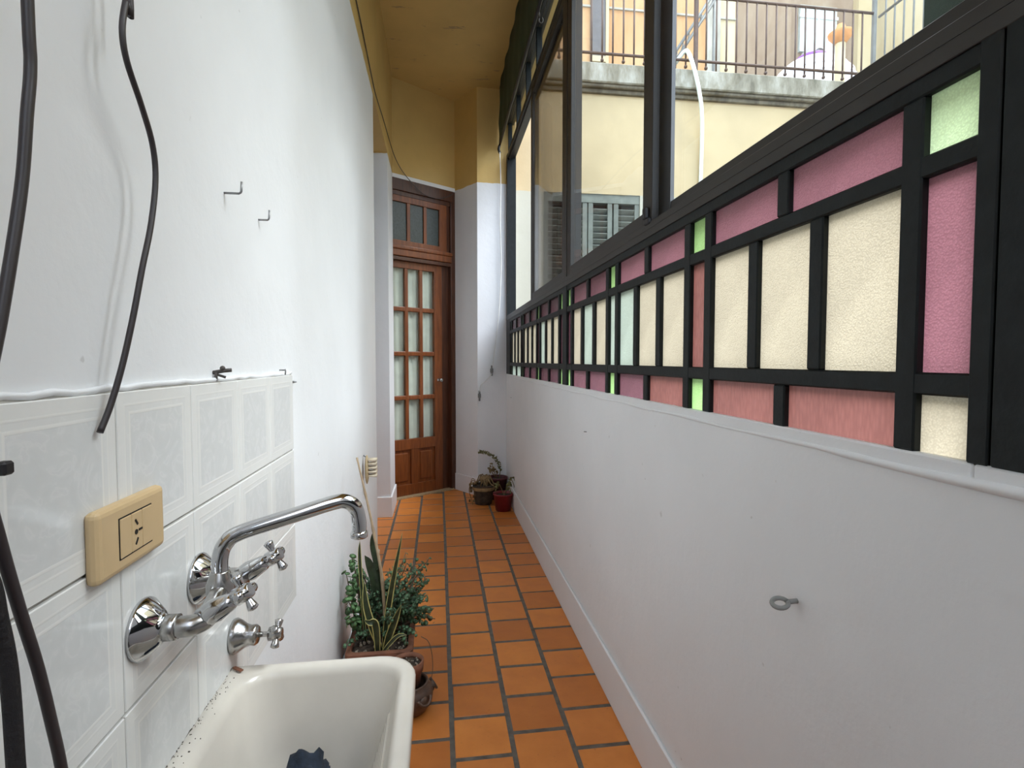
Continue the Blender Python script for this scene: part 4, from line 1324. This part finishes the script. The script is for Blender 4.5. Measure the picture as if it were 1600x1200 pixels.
blade([(-0.215, 2.11, 0.158), (-0.20, 2.10, 0.22), (-0.175, 2.09, 0.29), (-0.148, 2.085, 0.355)], 0.019, (0.3, -1, 0.2))
blade([(-0.242, 2.105, 0.158), (-0.243, 2.095, 0.23), (-0.250, 2.09, 0.285), (-0.270, 2.085, 0.292), (-0.288, 2.08, 0.305)], 0.018, (0.1, -1, 0.35))
blade([(-0.225, 2.10, 0.158), (-0.195, 2.09, 0.20), (-0.16, 2.08, 0.235), (-0.125, 2.075, 0.238)], 0.010, (0.2, -0.8, 0.5))
blade([(-0.255, 2.25, 0.158), (-0.262, 2.24, 0.36), (-0.285, 2.24, 0.46), (-0.305, 2.24, 0.50)], 0.022, (0.1, -1, 0.1), False)
blade([(-0.245, 2.26, 0.158), (-0.255, 2.25, 0.42), (-0.275, 2.25, 0.54), (-0.268, 2.25, 0.605)], 0.015, (0.3, -1, 0.1), False)
blade([(-0.30, 2.2, 0.158), (-0.315, 2.2, 0.40), (-0.320, 2.2, 0.52), (-0.318, 2.2, 0.575)], 0.009, (0.3, -1, 0.1))

b = MB()
bp = smooth_path([(-0.222, 2.22, 0.13), (-0.232, 2.21, 0.40), (-0.268, 2.235, 0.60), (-0.302, 2.26, 0.75), (-0.340, 2.30, 0.895)], 6)
b.tube(bp, [0.0075 - 0.004 * i / (len(bp) - 1) + (0.0012 if i % 6 == 0 else 0) for i in range(len(bp))], 8)
tag(b.build('bamboo_stake', M['bamboo'], None, (-0.222, 2.22, 0.15)), 'thin dry bamboo stake leaning out of the planter', 'stake')

# ------------------------------------------------------------------ terracotta pot standing in a pocketed clay jar
jr = tag(empty('clay_jar', (-0.112, 1.985, 0.0)), 'glossy brown clay jar with scooped pockets on the tile floor', 'jar')
b = MB()
b.lathe([(0.052, 0), (0.064, 0.008), (0.083, 0.045), (0.086, 0.07), (0.076, 0.092), (0.066, 0.098), (0.069, 0.108), (0.064, 0.112), (0.058, 0.106), (0.060, 0.09), (0.074, 0.06), (0.06, 0.012), (0.0, 0.010)], (-0.112, 1.985, 0), n=40, cap1=False)
b.build('body', M['brownclay'], jr)
for a in (-2.2, -0.9, 0.35):
    b = MB()
    c0 = Vector((-0.112 + 0.083 * math.cos(a), 1.985 + 0.083 * math.sin(a), 0.066))
    o_ = Vector((math.cos(a), math.sin(a), 0)); s_ = Vector((-math.sin(a), math.cos(a), 0))
    rim = []
    for k in range(13):
        t = math.pi * k / 12
        rim.append(c0 + s_ * 0.026 * math.cos(t) - Vector((0, 0, 1)) * 0.022 * math.sin(t) + o_ * (0.004 + 0.014 * math.sin(t)) + Vector((0, 0, 0.016)))
    b.tube(rim, 0.0055, 8)
    b.ball(c0 + o_ * 0.001, 0.02, 0.5, 1, 0.9, 10, rot=Matrix.Rotation(a, 3, 'Z'))
    b.build('pocket', M['brownclay'], jr)
tp = tag(empty('flower_pot', (-0.118, 1.985, 0.02)), 'small terracotta flower pot of bare soil standing in the brown jar', 'flower pot')
b = MB()
pc = (-0.118, 1.985, 0.02)
b.lathe([(0.036, 0), (0.049, 0.13), (0.055, 0.132), (0.058, 0.168), (0.052, 0.170), (0.050, 0.155)], pc, n=32, cap1=False)
b.build('pot', M['terracotta'], tp)
b = MB(); b.lathe([(0.0505, 0.150), (0.04, 0.156), (0.02, 0.158), (0.0, 0.157)], pc, n=24, cap0=False); b.build('soil', M['soil'], tp)
b = MB()
for i in range(26):
    a = R.uniform(0, 6.28); r_ = 0.045 * math.sqrt(R.random())
    b.ball((pc[0] + r_ * math.cos(a), pc[1] + r_ * math.sin(a), pc[2] + 0.158), R.uniform(0.002, 0.0045), n=6)
b.build('pebbles', M['pebble'], tp)['kind'] = 'stuff'
b = MB()
b.tube(smooth_path([(-0.075, 2.13, 0.2), (-0.045, 2.12, 0.18), (-0.03, 2.10, 0.12), (-0.035, 2.07, 0.06), (-0.07, 2.05, 0.006)], 5), 0.0015, 5)
tag(b.build('fallen_twig', M['stem'], None, (-0.07, 2.05, 0)), 'thin curved dry twig hanging beside the planter', 'twig')

# ------------------------------------------------------------------ pots in the far corner
wp = tag(empty('wrapped_pot', (0.40, 4.84, 0.0)), 'dark bark pot with a coiled dry plant at the far end', 'plant pot')
b = MB(); b.lathe([(0.075, 0), (0.085, 0.05), (0.092, 0.15), (0.098, 0.155), (0.098, 0.175), (0.085, 0.176), (0.08, 0.15)], (0.40, 4.84, 0), n=28, cap1=False); b.build('pot', M['bark'], wp)
b = MB(); b.lathe([(0.102, 0.13), (0.106, 0.145), (0.102, 0.16)], (0.40, 4.84, 0), n=28, cap0=False, cap1=False); b.build('rim_band', M['dryleaf'], wp)
b = MB(); b.lathe([(0.083, 0.155), (0.0, 0.16)], (0.40, 4.84, 0), n=20, cap0=False); b.build('soil', M['soil'], wp)
b = MB()
for i in range(9):
    a = R.uniform(0, 6.28); x_, y_ = 0.415 + 0.05 * math.cos(a), 4.86 + 0.05 * math.sin(a)
    x2, y2 = 0.415 + 0.08 * math.cos(a + 1), 4.86 + 0.08 * math.sin(a + 1)
    b.tube(smooth_path([(x_, y_, 0.15), ((x_ + x2) / 2, (y_ + y2) / 2, 0.22 + R.random() * 0.05), (x2, y2, 0.19), (x2 + 0.03 * math.cos(a + 1.5), y2 + 0.03 * math.sin(a + 1.5), 0.17)], 4), [0.006] * 13, 6)
b.ball((0.42, 4.86, 0.215), 0.055, 1, 1, 0.75, 12)
b.build('dry_stems', M['dryleaf'], wp)
b = MB()
for i in range(3):
    b.tube(smooth_path([(0.345, 4.84, 0.17), (0.30, 4.82, 0.20 + 0.02 * i), (0.27, 4.81 + 0.02 * i, 0.13), (0.285, 4.80 + 0.02 * i, 0.06), (0.30, 4.79 + 0.02 * i, 0.005)], 4), 0.003, 5)
for i in range(14):
    leaf_disc(b, (0.29 + R.uniform(-0.03, 0.04), 4.81 + R.uniform(-0.03, 0.04), R.uniform(0.02, 0.2)), (R.uniform(-1, 1), -1, R.uniform(0, 1)), 0.014)
b.build('trailing_leaves', M['dryleaf'], wp)

rp = tag(empty('red_pot', (0.552, 4.60, 0.0)), 'red plastic pot with a tall arching plant in the far corner', 'plant pot')
b = MB(); b.lathe([(0.066, 0), (0.083, 0.135), (0.090, 0.137), (0.090, 0.150), (0.082, 0.150), (0.078, 0.12)], (0.552, 4.60, 0), n=28, cap1=False); b.build('pot', M['redpot'], rp)
b = MB(); b.lathe([(0.079, 0.128), (0.0, 0.132)], (0.552, 4.60, 0), n=20, cap0=False); b.build('soil', M['soil'], rp)
b = MB()
for x2, z2 in ((0.62, 0.27), (0.60, 0.22), (0.50, 0.24)):
    b.tube(smooth_path([(0.56, 4.60, 0.125), ((0.56 + x2) / 2, 4.59, z2 * 0.85), (x2, 4.58, z2), (x2 + (x2 - 0.55) * 0.4, 4.57, z2 - 0.07)], 4), 0.003, 5)
    for i in range(7):
        leaf_disc(b, (x2 + R.uniform(-0.03, 0.03), 4.58 + R.uniform(-0.02, 0.02), z2 + R.uniform(-0.06, 0.02)), (R.uniform(-1, 1), -1, R.uniform(0, 1)), 0.016, 0.6)
b.build('leaves', M['paleleaf'], rp)

mp_ = tag(empty('maroon_pot', (0.545, 4.99, 0.0)), 'dull maroon pot half hidden behind the red pot', 'plant pot')
b = MB(); b.lathe([(0.07, 0), (0.088, 0.19), (0.095, 0.192), (0.095, 0.21), (0.085, 0.21), (0.083, 0.18)], (0.545, 4.99, 0), n=28, cap1=False); b.build('pot', M['darkpot'], mp_)
b = MB(); b.lathe([(0.084, 0.185), (0.0, 0.19)], (0.545, 4.99, 0), n=20, cap0=False); b.build('soil', M['soil'], mp_)
b = MB()
ap = smooth_path([(0.56, 4.99, 0.185), (0.568, 4.98, 0.27), (0.552, 4.975, 0.34), (0.515, 4.97, 0.395), (0.46, 4.97, 0.43), (0.41, 4.97, 0.448), (0.372, 4.97, 0.452)], 6)
b.tube(ap, [0.004 - 0.0025 * i / (len(ap) - 1) for i in range(len(ap))], 6)
for i, p in enumerate(ap):
    if i < 6: continue
    for k in range(3):
        leaf_disc(b, p + Vector((R.uniform(-0.014, 0.014), R.uniform(-0.014, 0.014), R.uniform(-0.014, 0.014))), (R.uniform(-1, 1), -1, R.uniform(-0.5, 1)), 0.010, 0.6)
b.build('arching_branch', M['paleleaf'], mp_)
b = MB()
for i in range(6):
    x2 = 0.51 + R.uniform(-0.05, 0.04); z2 = 0.27 + R.uniform(0, 0.07)
    b.tube([(0.535, 4.99, 0.185), (x2, 4.98, z2)], 0.0025, 5)
    for k in range(5):
        leaf_disc(b, (x2 + R.uniform(-0.015, 0.015), 4.98, z2 + R.uniform(-0.03, 0.01)), (R.uniform(-1, 1), -1, R.uniform(0, 1)), 0.013, 0.6)
b.build('twigs', M['dryleaf'], mp_)
